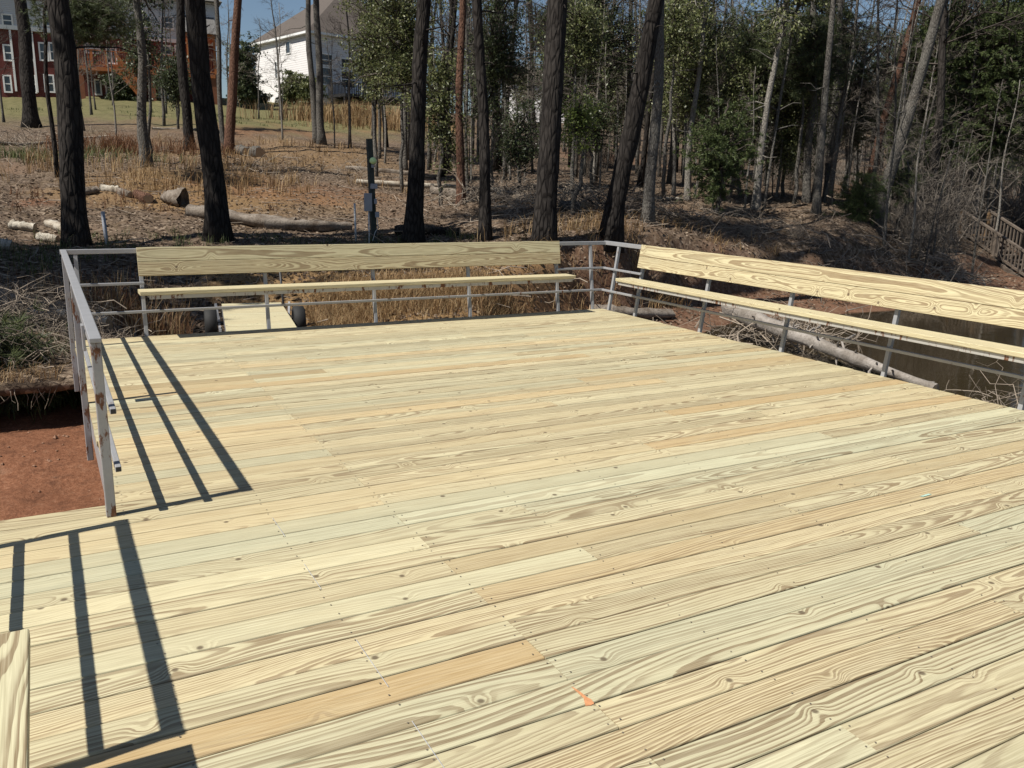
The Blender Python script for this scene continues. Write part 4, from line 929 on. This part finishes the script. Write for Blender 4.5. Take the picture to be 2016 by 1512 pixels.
# ------------------------------------------------------------------ logs, stumps, sticks
def log(label, a, b, r0, r1=None, mat=M_LOG, name='fallen_log', seed=1, bend=.05, sink=.3, free=False, ends=True):
    """a, b: (px, py, t) on the ground, or world points when free"""
    r = np.random.default_rng(seed); r1 = r1 or r0
    if free: A = np.array(a, float); B = np.array(b, float)
    else:
        A = at(*a); B = at(*b); A[2] = gz(A[0], A[1])+r0*(1-sink); B[2] = gz(B[0], B[1])+r1*(1-sink)
    root = thing(name, label, 'log', A); n = 14; t = np.linspace(0, 1, n)[:, None]; L = np.linalg.norm(B-A); P = (B-A)*t
    P = P + np.sin(t*math.pi)*r.normal(0, bend*L*.4, 3)*np.array([1, 1, .3]); k = 14
    jit = (1+.07*r.normal(0, 1, (n, k))+.10*np.sin(np.arange(k)*2*math.pi/k*3+r.uniform(0, 6))[None])*(1+.10*r.normal(0, 1, (n, 1)))
    V, Q, T = tube(P, np.linspace(r0, r1, n), k, False, jit); MB().add(V, Q).build('bark', mat, root, True)
    if ends:
        d = (B-A)/L
        for c, ring, s in ((P[0], V[:k], -1), (P[-1], V[-k:], 1)):
            W_ = ring+d*s*.006; MB().add(np.vstack([W_, c+d*s*.01]), None, [(k, i, (i+1) % k) if s > 0 else (k, (i+1) % k, i) for i in range(k)]).build('cut_face', M_LOGE, root)
    return root
log('long grey fallen log behind the left half of the far bench', (372, 415, 20.5), (580, 438, 19.5), .16, .14, seed=2)
log('second grey fallen log overlapping the long one, ending near the white stake', (520, 436, 19.3), (690, 438, 19.6), .14, .10, seed=3)
log('shaded dark log on the ground right of the utility post', (780, 452, 18.6), (905, 462, 18.3), .14, .10, B_PINE, seed=4)
log('thick short stump-like log with torn dark end', (325, 402, 22.6), (362, 398, 22.2), .13, .22, M_LOG, seed=5, sink=.1, ends=False)
log('small reddish cut log lying with its end toward the deck', (270, 394, 23), (292, 400, 22.4), .12, .13, B_RED, seed=6)
log('short grey cut log left of the small reddish log', (235, 394, 23.2), (258, 394, 22.9), .09, .10, seed=7)
log('pale cut log third from the torn stump', (202, 388, 23.6), (236, 386, 23.4), .09, .09, M_LOGW, seed=8)
log('tilted grey log leaning by the thick left pine', (163, 392, 23.2), (192, 380, 23.4), .11, .09, seed=9)
log('bleached log piece at left, leftmost of the pale ones', (20, 436, 19.2), (68, 440, 19), .10, .09, M_LOGW, seed=10)
log('bleached log pointing toward the thick left pine', (95, 430, 19.6), (135, 455, 18.6), .09, .09, M_LOGW, seed=11)
log('small pale log below the other bleached logs', (72, 455, 18.4), (112, 460, 18.2), .08, .08, M_LOGW, seed=12)
log('pale log end at the left picture edge', (-8, 484, 17), (22, 486, 16.9), .11, .10, M_LOGW, seed=13)
log('grey log with narrow end on the left bank behind the railing', (-10, 612, 12.2), (150, 632, 12.0), .17, .09, seed=14, sink=.1)
log('short pale log lying below the grey one behind the railing', (62, 640, 11.6), (148, 648, 11.4), .12, .10, M_LOGW, seed=15, sink=.1)
log('small log piece just right of the left railing', (178, 646, 11.5), (216, 652, 11.4), .085, .08, M_LOGW, seed=16, sink=.1)
log('cut round log beside the reddish pine', (470, 292, 36), (488, 298, 35), .22, .2, B_GREY, seed=17)
log('rightmost cut log beside the reddish pine', (492, 298, 35.5), (512, 304, 34.5), .2, .2, B_GREY, seed=18)
log('thin pale log behind the utility post', (702, 362, 27.5), (985, 357, 27), .09, .07, M_LOGW, seed=19, ends=False)
log('fallen pole in the shade behind the thin pale log', (680, 325, 32), (860, 330, 31.5), .09, .07, M_LOG, seed=20, ends=False)
log('grey fallen trunk left behind the thick grey trunk', (850, 372, 26), (960, 382, 25), .14, .10, seed=21)
log('pale cut block among the brush behind the far bench', (984, 372, 25.5), (994, 376, 25.2), .11, .11, M_LOGW, seed=22)
log('short log on the brush pile left of the thick grey trunk', (1000, 384, 24.6), (1035, 392, 24), .16, .15, seed=23)
log('mossy log end right of the thick grey trunk', (1105, 408, 22.5), (1150, 414, 22), .17, .16, B_GREY, seed=24)
log('thin fallen pole on the leafy slope', (1285, 400, 26.5), (1345, 390, 27), .06, .05, M_LOGW, seed=25, ends=False)
log('grey log lying behind the corner of the railing', (1170, 482, 16.2), (1330, 486, 17.6), .13, .10, M_LOG, seed=26)
for i, (a, b) in enumerate([((0, 290, 36), (60, 282, 37)), ((30, 285, 36), (120, 274, 38)), ((300, 252, 44), (420, 250, 45)), ((140, 265, 40), (230, 262, 41))]):
    log(['pale branch at the far left edge of the clearing', 'long pale branch leading to the thick left pine', 'thin pale pole lying at the lawn edge', 'pale branch behind the thick left pine'][i], a, b, .06, .04, M_LOGW, name='fallen_branch', seed=30+i, ends=False)
A = unz(1432, 605, -.62); B = unz(1842, 766, -1.18)
tl = log('big grey dead trunk sliding from the right bank into the water', A, B, .16, .06, M_DRIFT, seed=41, free=True, bend=.015)
r = np.random.default_rng(42); m = MB(); d = (B-A)/np.linalg.norm(B-A)
for i in range(22):
    f = r.uniform(.12, .97); p = (B-A)*f; rad = .16+(.06-.16)*f; a = r.normal(0, 1, 3); a -= d*(a@d); a /= np.linalg.norm(a); L = r.uniform(.06, .2)
    m.tube([p+a*rad*.8, p+a*(rad+L*.6)+d*L*.2, p+a*(rad+L)+d*L*.5], [.022, .016, .006], 5, False)
for i in range(5):
    f = r.uniform(.3, .8); p = (B-A)*f; a = np.array([r.normal(.5, .4), r.normal(.4, .4), r.uniform(.0, .3)]); L = r.uniform(.6, 1.5); a *= L
    m.tube(branch_pts(p, p+a, r, .1, 6), np.linspace(.025, .008, 6), 5, False)
m.build('branch_stubs', M_DRIFT, tl)

def brush(label, px, py, t, rx, ry, hgt, n, mat, seed, name='brush_pile', smin=.4, smax=1.5, thick=.012, cat='brush pile', pts=None, zf=None):
    r = np.random.default_rng(seed); p = at(px, py, t) if pts is None else np.array(pts); p[2] = gz(p[0], p[1]); m = MB()
    if zf is not None: p[2] = pts[2]
    q = r.normal(0, .5, (n, 2))*np.array([rx, ry]); X = p[0]+q[:, 0]; Y = p[1]+q[:, 1]; Z = np.maximum(ground_z(X, Y), WATER_Z) if zf is None else zf(X, Y)
    for i in range(n):
        e = math.exp(-(q[i, 0]/rx)**2-(q[i, 1]/ry)**2); L = r.uniform(smin, smax); a = r.uniform(0, 6.28); el = r.normal(.1, .35)
        c = np.array([X[i]-p[0], Y[i]-p[1], Z[i]-p[2]+hgt*e*r.uniform(0, 1)+.03]); dd = np.array([math.cos(a)*math.cos(el), math.sin(a)*math.cos(el), math.sin(el)])*L/2
        P = branch_pts(c-dd, c+dd, r, .15, 5); w = thick*r.uniform(.4, 1.5); m.tube(P, np.linspace(w, w*.4, 5), 4, False)
        for k in range(2):
            j = r.integers(1, 5); S = branch_pts(P[j], P[j]+r.normal(0, .22*L, 3), r, .1, 3); m.tube(S, np.linspace(w*.5, w*.25, 3), 3, False)
    o = m.build(name, mat, None, False, p); o['kind'] = 'stuff'; return tag(o, label, cat)
brush('grey brush pile behind the far bench between the dark and grey trunks', 1015, 395, 24, 2.4, 1.8, .7, 190, M_STICK, 51)
brush('brush heap right of the thick grey trunk', 1145, 405, 22.5, 2.2, 1.6, .6, 150, M_STICK, 52)
brush('dark tangled brush behind the leaning dark trunk', 1240, 425, 22, 2., 1.6, .6, 120, M_TWIGD, 53)
brush('pale twig heap on the left side of the clearing', 70, 285, 36, 3.2, 1.5, .6, 110, M_STICK, 54)
brush('heap of dead branches under the fallen trunk at the water', 1520, 660, 14, 1.3, .9, .5, 120, M_STICK, 55, pts=tuple(unz(1520, 655, -1.0)))
brush('driftwood tangle below the far wooden stairs', 1850, 520, 27, 2.0, 1.2, .4, 90, M_STICK, 56, smax=1.6, thick=.018)
brush('root tangle hanging over the right clay bank', 1700, 505, 23.5, 3., 1.0, .3, 150, M_TWIG, 57)
brush('twigs poking out of the water at the right picture edge', 1975, 790, 12, .7, .5, .4, 24, M_STICK, 58, pts=tuple(unz(1975, 800, -1.1)), smin=.5, smax=1.1, thick=.007)
brush('tangle of dry grey stems on the left bank above the bare clay', 90, 670, 10.7, .9, .5, .5, 170, M_STICK, 59, smin=.3, smax=.8, thick=.005)
brush('scrubby stems on the bank beside the left railing', 20, 650, 11.0, .9, .6, .5, 120, M_TWIG, 60, smin=.3, smax=.8, thick=.005)
brush('dry sticks on the slope by the leaning log tips', 560, 345, 30, 5, 3, .1, 70, M_STICK, 61)
brush('fallen sticks across the leafy slope on the right', 1420, 440, 24, 4, 2.5, .1, 110, M_STICK, 62)

# twigs lying all over the slope
r = np.random.default_rng(64); m = MB(); N = 900; th = np.radians(r.uniform(-4, 58, N)); t = 12.5*np.exp(r.uniform(0, 1.1, N)); X = np.sin(th)*t; Y = np.cos(th)*t
sd_ = shore_dist(X, Y); ok = (sd_ > .6)&((Y > 10)|(X > 7.4)); X = X[ok]; Y = Y[ok]; Z = ground_z(X, Y)
for x, y, z in zip(X, Y, Z):
    L = r.uniform(.15, 1.1); a = r.uniform(0, 6.28); dd = np.array([math.cos(a), math.sin(a), r.normal(0, .12)])*L/2; c = np.array([x, y, z+.03]); w = r.uniform(.004, .014)
    m.tube(branch_pts(c-dd, c+dd, r, .08, 4), np.linspace(w, w*.5, 4), 4, False)
o = m.build('fallen_twigs', M_STICK); o['kind'] = 'stuff'; tag(o, 'fallen twigs and sticks strewn over the leafy slope', 'twigs')

# ------------------------------------------------------------------ post with lamp, stakes, cart, stairs
b = ground_base(736, 480, 17.6); H = 2.02; up = thing('utility_post', 'dark wooden utility post with a pale green lamp behind the far bench', 'post', b)
M_POST = mat_plain('dark_treated_post', (.045, .052, .045), .8, .3, 12.); M_BOX = mat_plain('grey_meter_box', (.30, .31, .34), .45, .08); M_PVC = mat_plain('pvc_pipe', (.55, .55, .54), .4, .08)
MB().bar((0.02, 0, -.4), (-.06, 0, H), .105, .105, (0, 1, 0)).build('post', M_POST, up)
ro = math.atan2(b[1], b[0])-math.pi/2; cr, sr_ = math.cos(ro), math.sin(ro)
def lp(x, y, z): return (x*cr-y*sr_, x*sr_+y*cr, z)
def obox(name, mat, c, w, d, h, parent=up):
    c = np.array(lp(*c)); m = MB().box(-w/2, w/2, -d/2, d/2, -h/2, h/2); o = m.build(name, mat, parent, False, c); o.rotation_euler = (0, 0, ro)
    bv = o.modifiers.new('edge', 'BEVEL'); bv.width = .006; bv.segments = 2; return o
obox('meter_box', M_BOX, (-.10, -.15, .80), .16, .10, .35); obox('outlet_box', M_BOX, (.075, -.13, .56), .085, .07, .11); obox('outlet_box', M_BOX, (.045, -.13, .82), .06, .06, .10)
obox('metal_band', M_BOX, (.02, -.075, 1.11), .14, .02, .10); obox('lamp_base', M_BOX, (.0, -.10, 1.50), .055, .07, .07)
MB().tube([lp(-.09, -.15, -.2), lp(-.09, -.15, .62)], .014, 8).build('conduit', M_PVC, up, True)
MB().tube([lp(.07, -.15, .5), lp(.09, -.17, .30), lp(.03, -.18, .22), lp(-.02, -.16, .05), lp(-.05, -.15, -.1)], .007, 6).build('cable', M_PVC, up, True)
n = 10; ph_ = np.linspace(0, math.pi, n); V = []; P = np.array([lp(.01, -.14-.0*k, 1.60+.07*math.cos(a)) for k, a in enumerate(ph_)]); MB().tube(P+np.array([0, 0, 0]), np.maximum(.004, .07*np.sin(ph_)), 14).build('lamp_globe', mat_plain('pale_green_glass', (.72, .92, .42), .25, .03), up, True)
def stake(label, px, py0, py1, t, rad, mat, pxt):
    b = ground_base(px, py0, t); h = at(px, py1, t)[2]-b[2]; dx = at(pxt, py1, t)[:2]-b[:2]
    o = MB().tube([(0, 0, -.3), (dx[0], dx[1], h)], rad, 8).build('stake', mat, None, True, b); tag(o, label, 'stake')
stake('thin white plastic stake left of the utility post', 701, 462, 400, 18, .022, M_PVC, 698)
stake('grey metal stake by the thick left pine', 212, 482, 416, 17.2, .035, M_BOX, 202)
stake('thin dark pole standing behind the wheeled wooden platform', 563, 640, 530, 13.6, .018, M_DARKSTEEL, 551)

# wheeled wooden platform behind the far bench
zc = -.28; ca = [unz(440, 603, zc), unz(547, 590, zc), unz(585, 646, zc), unz(447, 657, zc)]
cm = np.mean(ca, 0); yv = ((ca[0]+ca[1])-(ca[2]+ca[3]))/2; Lc = float(np.linalg.norm(yv)); wc = .86; rc = math.atan2(yv[1], yv[0])-math.pi/2
ct = thing('wheeled_platform', 'small wheeled platform of pale boards parked behind the far bench', 'cart', (cm[0], cm[1], zc-.28), rc)
nb = 13
for i in range(nb):
    y = -Lc/2+(i+.5)*Lc/nb; me = bevbox(wc, Lc/nb-.004, .03); me.materials.append(MW); o = link('plank', me, None, ct, (0, y, .265+rng.uniform(-.002, .002)))
    o['seed'] = float(rng.uniform(0, 60)); o['tone'] = float(rng.uniform(.2, .4)); o['contrast'] = .5; o['val'] = 1.
for x in (-wc/2+.03, wc/2-.03): MB().box(x-.03, x+.03, -Lc/2, Lc/2, .13, .245).build('frame_rail', MS, ct)
MB().tube([(-wc/2-.2, .35, .13), (wc/2+.2, .35, .13)], .025, 8).build('axle', M_DARKSTEEL, ct)
M_TYRE = mat_plain('black_tyre', (.018, .018, .018), .75, .2, 30.)
for sx in (-1, 1):
    xw = sx*(wc/2+.17); n = 28; a = np.linspace(0, 2*math.pi, n, endpoint=False); prof = [(-.075, .13), (-.085, .18), (-.07, .215), (.07, .215), (.085, .18), (.075, .13)]; k = len(prof)
    V = [(xw+px_, .35+pr*math.cos(q), .13+pr*math.sin(q)) for q in a for px_, pr in prof]; Q = [(i*k+j, i*k+(j+1) % k, ((i+1) % n)*k+(j+1) % k, ((i+1) % n)*k+j) for i in range(n) for j in range(k)]
    w = MB().add(V, Q).build('wheel', M_TYRE, ct, True); V = [(xw+sx*.05, .35+.13*math.cos(q), .13+.13*math.sin(q)) for q in a]+[(xw+sx*.075, .35+.06*math.cos(q), .13+.06*math.sin(q)) for q in a]+[(xw+sx*.08, .35, .13)]
    MB().add(V, [(i, (i+1) % n, n+(i+1) % n, n+i) for i in range(n)], [(2*n, n+i, n+(i+1) % n) for i in range(n)]).build('rim', M_PVC, w, True)
    xf = sx*(wc/2+.06); f = MB().bar((xf, .05, .10), (xf, .75, .14), .03, .05).bar((xf, .72, .1), (xf+sx*.03, .85, .34), .03, .03).bar((xf, -.45, .16), (xf, .05, .10), .03, .04).build('wheel_bracket', MS, ct)
for x in (-wc/2+.05, wc/2-.05): MB().tube([(x, -Lc/2+.1, -.5), (x, -Lc/2+.1, .13)], .02, 6).build('leg', M_DARKSTEEL, ct)
ct.location.z += 0.0

# far wooden stairs at the right
M_OLDW = mat_plain('weathered_stair_wood', (.12, .095, .075), .85, .25, 3.); M_OLDO = mat_plain('weathered_orange_post', (.19, .12, .065), .85, .2, 3.)
A = at(1889, 462, 34); B = at(2036, 566, 31.5); dh = (B-A)[:2]; Ls = float(np.linalg.norm(dh)); rs = math.atan2(dh[1], dh[0]); dz = float(B[2]-A[2])
sw = thing('wooden_stairs', 'weathered wooden stairs with balustrades descending the right bank', 'stairs', A, rs); rh = .85
nT = 11
for s, y in ((0, .0), (1, 1.15)):
    MB().bar((0, y, -.12), (Ls, y, dz-.12), .05, .26).build('stringer', M_OLDW, sw)
    MB().bar((-.05, y, rh), (Ls, y, dz+rh), .10, .06).build('handrail', M_OLDW, sw); MB().bar((0, y, .16), (Ls, y, dz+.16), .05, .07).build('lower_rail', M_OLDW, sw)
    for f in (0, .48, .97):
        MB().box(Ls*f-.06, Ls*f+.06, y-.065, y+.065, dz*f-1.5, dz*f+rh-.03).build('post', M_OLDO if f == 0 else M_OLDW, sw)
    for i in range(22):
        f = (i+.7)/22.5; x = Ls*f; MB().box(x-.02, x+.02, y-.02, y+.02, dz*f+.2, dz*f+rh-.03).build('baluster', M_OLDW, sw)
for i in range(nT):
    f = (i+.5)/nT; MB().box(Ls*f-.14, Ls*f+.14, .03, 1.12, dz*f-.03, dz*f+.015).build('tread', M_OLDW, sw)
MB().box(-1.5, -.065, -.02, 1.2, -.06, 0).build('landing', M_OLDO, sw); MB().box(-1.5, -.066, -.06, -.021, -.2, .01).build('landing_beam', M_OLDO, sw)
for y in (.05, 1.1): MB().box(-1.4, -1.28, y-.06, y+.06, -1.6, -.061).build('landing_post', M_OLDW, sw)

# ------------------------------------------------------------------ ground cover that nobody could count
def stuff(o, label, cat): o['kind'] = 'stuff'; return tag(o, label, cat)
r = np.random.default_rng(91)
# fallen leaves over the near slope
N = 60000; th = np.radians(r.uniform(-5, 66, N)); t = 11.5*np.exp(r.uniform(0, 1.25, N)); X = np.sin(th)*t; Y = np.cos(th)*t
_, S, Wl = ground_z(X, Y, True); ok = (S > .4)&((Y > 9.6)|(X > 7.2)); X = X[ok]; Y = Y[ok]
C = np.column_stack([X, Y, ground_z(X, Y)+.012]); n = len(C); d = r.normal(0, 1, (n, 3)); d[:, 2] *= .35; d /= np.linalg.norm(d, axis=1, keepdims=True); nn = r.normal(0, .45, (n, 3)); nn[:, 2] += 1
s = np.cross(d, nn); s /= np.linalg.norm(s, axis=1, keepdims=True); L = r.uniform(.04, .12, (n, 1)); V = np.stack([C-d*L/2, C+s*L*.3, C+d*L/2, C-s*L*.3], 1).reshape(-1, 3)
stuff(link('leaf_litter', mkmesh('leaf_litter', V, np.arange(4*n).reshape(-1, 4)), L_BROWN), 'brown fallen leaves covering the slope behind the deck', 'leaves')
def grass(name, label, mat, spots, wid=.009, seed=1):
    r = np.random.default_rng(seed); m = MB()
    for (px, py, t, rx, ry, n, h, ln) in spots:
        XY = scatter(px, py, t, rx, ry, n, r); s = shore_dist(XY[:, 0], XY[:, 1]); cx_ = np.abs(XY[:, 0]-2.5-(XY[:, 1]-11.9)*.14); XY = XY[~((cx_ < .85)&(np.abs(XY[:, 1]-11.9) < 1.7))]; s = shore_dist(XY[:, 0], XY[:, 1]); XY = XY[(s > 1.2)&((XY[:, 1] > 9.5)|(XY[:, 0] < .0)|(XY[:, 0] > 7))]
        if t > 15:   # clump
            k = max(4, len(XY)//9); cc = XY[:k]; XY = cc[r.integers(0, k, len(XY))]+r.normal(0, .07*t/20, XY.shape)
        V, Q, T = blades(XY, h, ln, wid*max(1., t/15), r); m.add(V, Q, T)
    return stuff(m.build(name, mat), label, 'grass')
grass('dry_grass', 'golden dry grass under and behind the far bench', L_STRAW, [(700, 590, 13.2, 1.6, .8, 5200, .26, .6), (850, 590, 13.3, 1.5, .8, 5600, .26, .6), (1000, 585, 13.4, 1.4, .7, 3600, .36, .4), (640, 600, 12.6, 1.0, .5, 2400, .22, .6), (250, 600, 12.2, 1.4, 1.0, 500, .5, .35), (420, 545, 13.8, 2., .8, 300, .3, .4),
    (310, 372, 24, 2.6, .8, 380, .5, .45), (440, 360, 26, 3.5, 2., 420, .42, .45), (480, 330, 30, 4, 2.5, 420, .42, .45), (380, 350, 27, 4, 2, 300, .45, .45), (120, 345, 28, 3, 2, 260, .7, .4), (690, 232, 60, 4.6, 2.2, 2200, 1.25, .4), (750, 240, 56, 3.0, 2.4, 700, .9, .4), (590, 300, 38, 5, 3, 260, .4, .5), (1100, 470, 17.5, 2, .8, 500, .35, .6), (1290, 500, 18.5, 1.6, .6, 900, .4, .8), (1200, 500, 15.5, 1.5, 1., 900, .35, .8), (1430, 480, 21.5, 3, 1.2, 500, .25, .8)], seed=3)
grass('russet_grass', 'russet dry weeds behind the thick left pines', L_RUST, [(230, 298, 34, 2.2, 1.6, 700, .7, .6), (310, 292, 35, 2.6, 1.8, 420, .6, .6), (150, 400, 22, 3, 1.5, 300, .3, .6), (1080, 590, 13.0, .9, .5, 1200, .3, .6), (150, 570, 12.8, 1.6, 1.0, 400, .4, .5), (300, 590, 12.2, 1.2, .8, 400, .4, .45)], seed=4)
grass('green_grass', 'short green grass tufts on the bank and lawn edge', L_GRASS, [(1090, 600, 12.4, .5, .3, 700, .25, .6), (600, 475, 17.5, 5, .8, 900, .2, .6), (80, 320, 31, 3, 2, 700, .4, .6), (60, 500, 16, 2, 1.5, 700, .25, .6), (110, 665, 9.8, .7, .5, 600, .22, .8), (320, 225, 58, 12, 5, 500, .15, .6), (560, 235, 56, 8, 5, 400, .15, .6)], seed=5)
# turf lip hanging over the hollow of the left clay bank
def lip_front(x): return 9.15+.35*vnoise(x*1.1+2, x*0+1.)+.16*vnoise(x*4.5, x*0+6.)
def lip_top(x, y): return -.30+.05*fbm(x*2, y*2, 3)+.06*(y-9.5)
xs_ = np.linspace(-4.5, .75, 60); tv = np.linspace(0, 1, 12); LX, LT = np.meshgrid(xs_, tv, indexing='ij'); LY = lip_front(LX)*(1-LT)+10.5*LT
top_ = np.stack([LX, LY, lip_top(LX, LY)-.05*np.exp(-LT*14)], -1).reshape(-1, 3); bot_ = np.stack([LX, LY+.03, lip_top(LX, LY)-.13-.05*fbm(LX*6, LY*6, 2)-.25*LT], -1).reshape(-1, 3)
n_ = len(top_); ii_, jj_ = np.meshgrid(np.arange(59), np.arange(11), indexing='ij'); q0 = (ii_*12+jj_).ravel(); Q1 = np.stack([q0, q0+12, q0+13, q0+1], -1); Q2 = Q1[:, ::-1]+n_
fr = np.arange(59)*12; Q3 = np.stack([fr, fr+n_, fr+12+n_, fr+12], -1); en = 59*12+np.arange(11); Q4 = np.stack([en, en+n_, en+1+n_, en+1], -1)
struct(link('bank_turf', mkmesh('bank_turf', np.vstack([top_, bot_]), np.vstack([Q1, Q2, Q3, Q4]), None, True), M_GROUND))
r = np.random.default_rng(6); m = MB()
for n, h, ln, y1 in ((650, .12, 1.1, .25), (750, .17, .8, 1.3)):
    x = r.uniform(-3, .03, n); y = lip_front(x)+r.uniform(0, y1, n); V, Q, T = blades(np.column_stack([x, y]), h, ln, .006, r, z=lip_top(x, y)-.01); m.add(V, Q, T)
stuff(m.build('bank_grass', L_STRAW), 'dead grass matted along the lip of the bare clay bank', 'grass')
m = MB()
for i in range(150):   # roots hanging from the lip
    x = r.uniform(-3, .03); y = lip_front(np.array([x]))[0]+.03; z = -.42; e = np.array([x+r.normal(0, .12), y-r.uniform(-.05, .10), z-r.uniform(.04, .22)]); m.tube(branch_pts((x, y, z+.05), e, r, .1, 4), np.linspace(.004, .0015, 4), 3, False)
brush('tangled grey stems on the turf lip over the clay hollow', 70, 720, 8.75, 1.4, .5, .35, 260, M_STICK, 63, smin=.2, smax=.65, thick=.004, pts=(-.5, 9.75, -.3), zf=lip_top)
stuff(m.build('hanging_roots', M_STICK), 'fine roots hanging below the turf lip of the clay bank', 'roots')
# pebbles on the clay
m = MB(); r = np.random.default_rng(93)
for i in range(260):
    x = r.uniform(-2.2, .25); y = r.uniform(4.6, 9.2); s_ = r.uniform(.006, .022)*(2.2 if r.random() < .05 else 1); z = gz(x, y)
    P = np.array([(1, 0, 0), (-1, 0, 0), (0, 1, 0), (0, -1, 0), (0, 0, .7), (0, 0, -.7)])*s_*r.uniform(.6, 1.3, (6, 1)); m.add(P+np.array([x, y, z+.004]), None, [(0, 2, 4), (2, 1, 4), (1, 3, 4), (3, 0, 4), (2, 0, 5), (1, 2, 5), (3, 1, 5), (0, 3, 5)])
stuff(m.build('pebbles', mat_plain('clay_pebbles', (.22, .12, .075), .9, .3, 20.)), 'small stones and clods on the bare red clay beside the deck', 'pebbles')
# pines left of the picture whose shade falls across the clearing
for i, (x, y, hh) in enumerate([(-9.5, 11.4, 14), (-8.5, 14.4, 15), (-3.5, 14.6, 16)]):
    b = np.array([x, y, gz(x, y)]); root = thing('pine_tree', 'pine standing left of the picture, seen by its shade', 'tree', b, 0, 'pines left of the picture'); P, h = trunk_path(b, b+np.array([0, 0, 1.]), hh, 20, .1, 800+i)
    V, Q, T = trunk_mesh(P, h, .2, .06, 10, .4, 800+i); MB().add(V, Q, T).build('trunk', B_PINE, root, True)
    mbL, mbB = crown('leaf', 2.5, 2.5, 2.6, 820+i, 1.0, .22); mbL.build('crown', L_PINE, root, False, P[14]); mbB.build('branches', B_PINE, root, False, P[14])
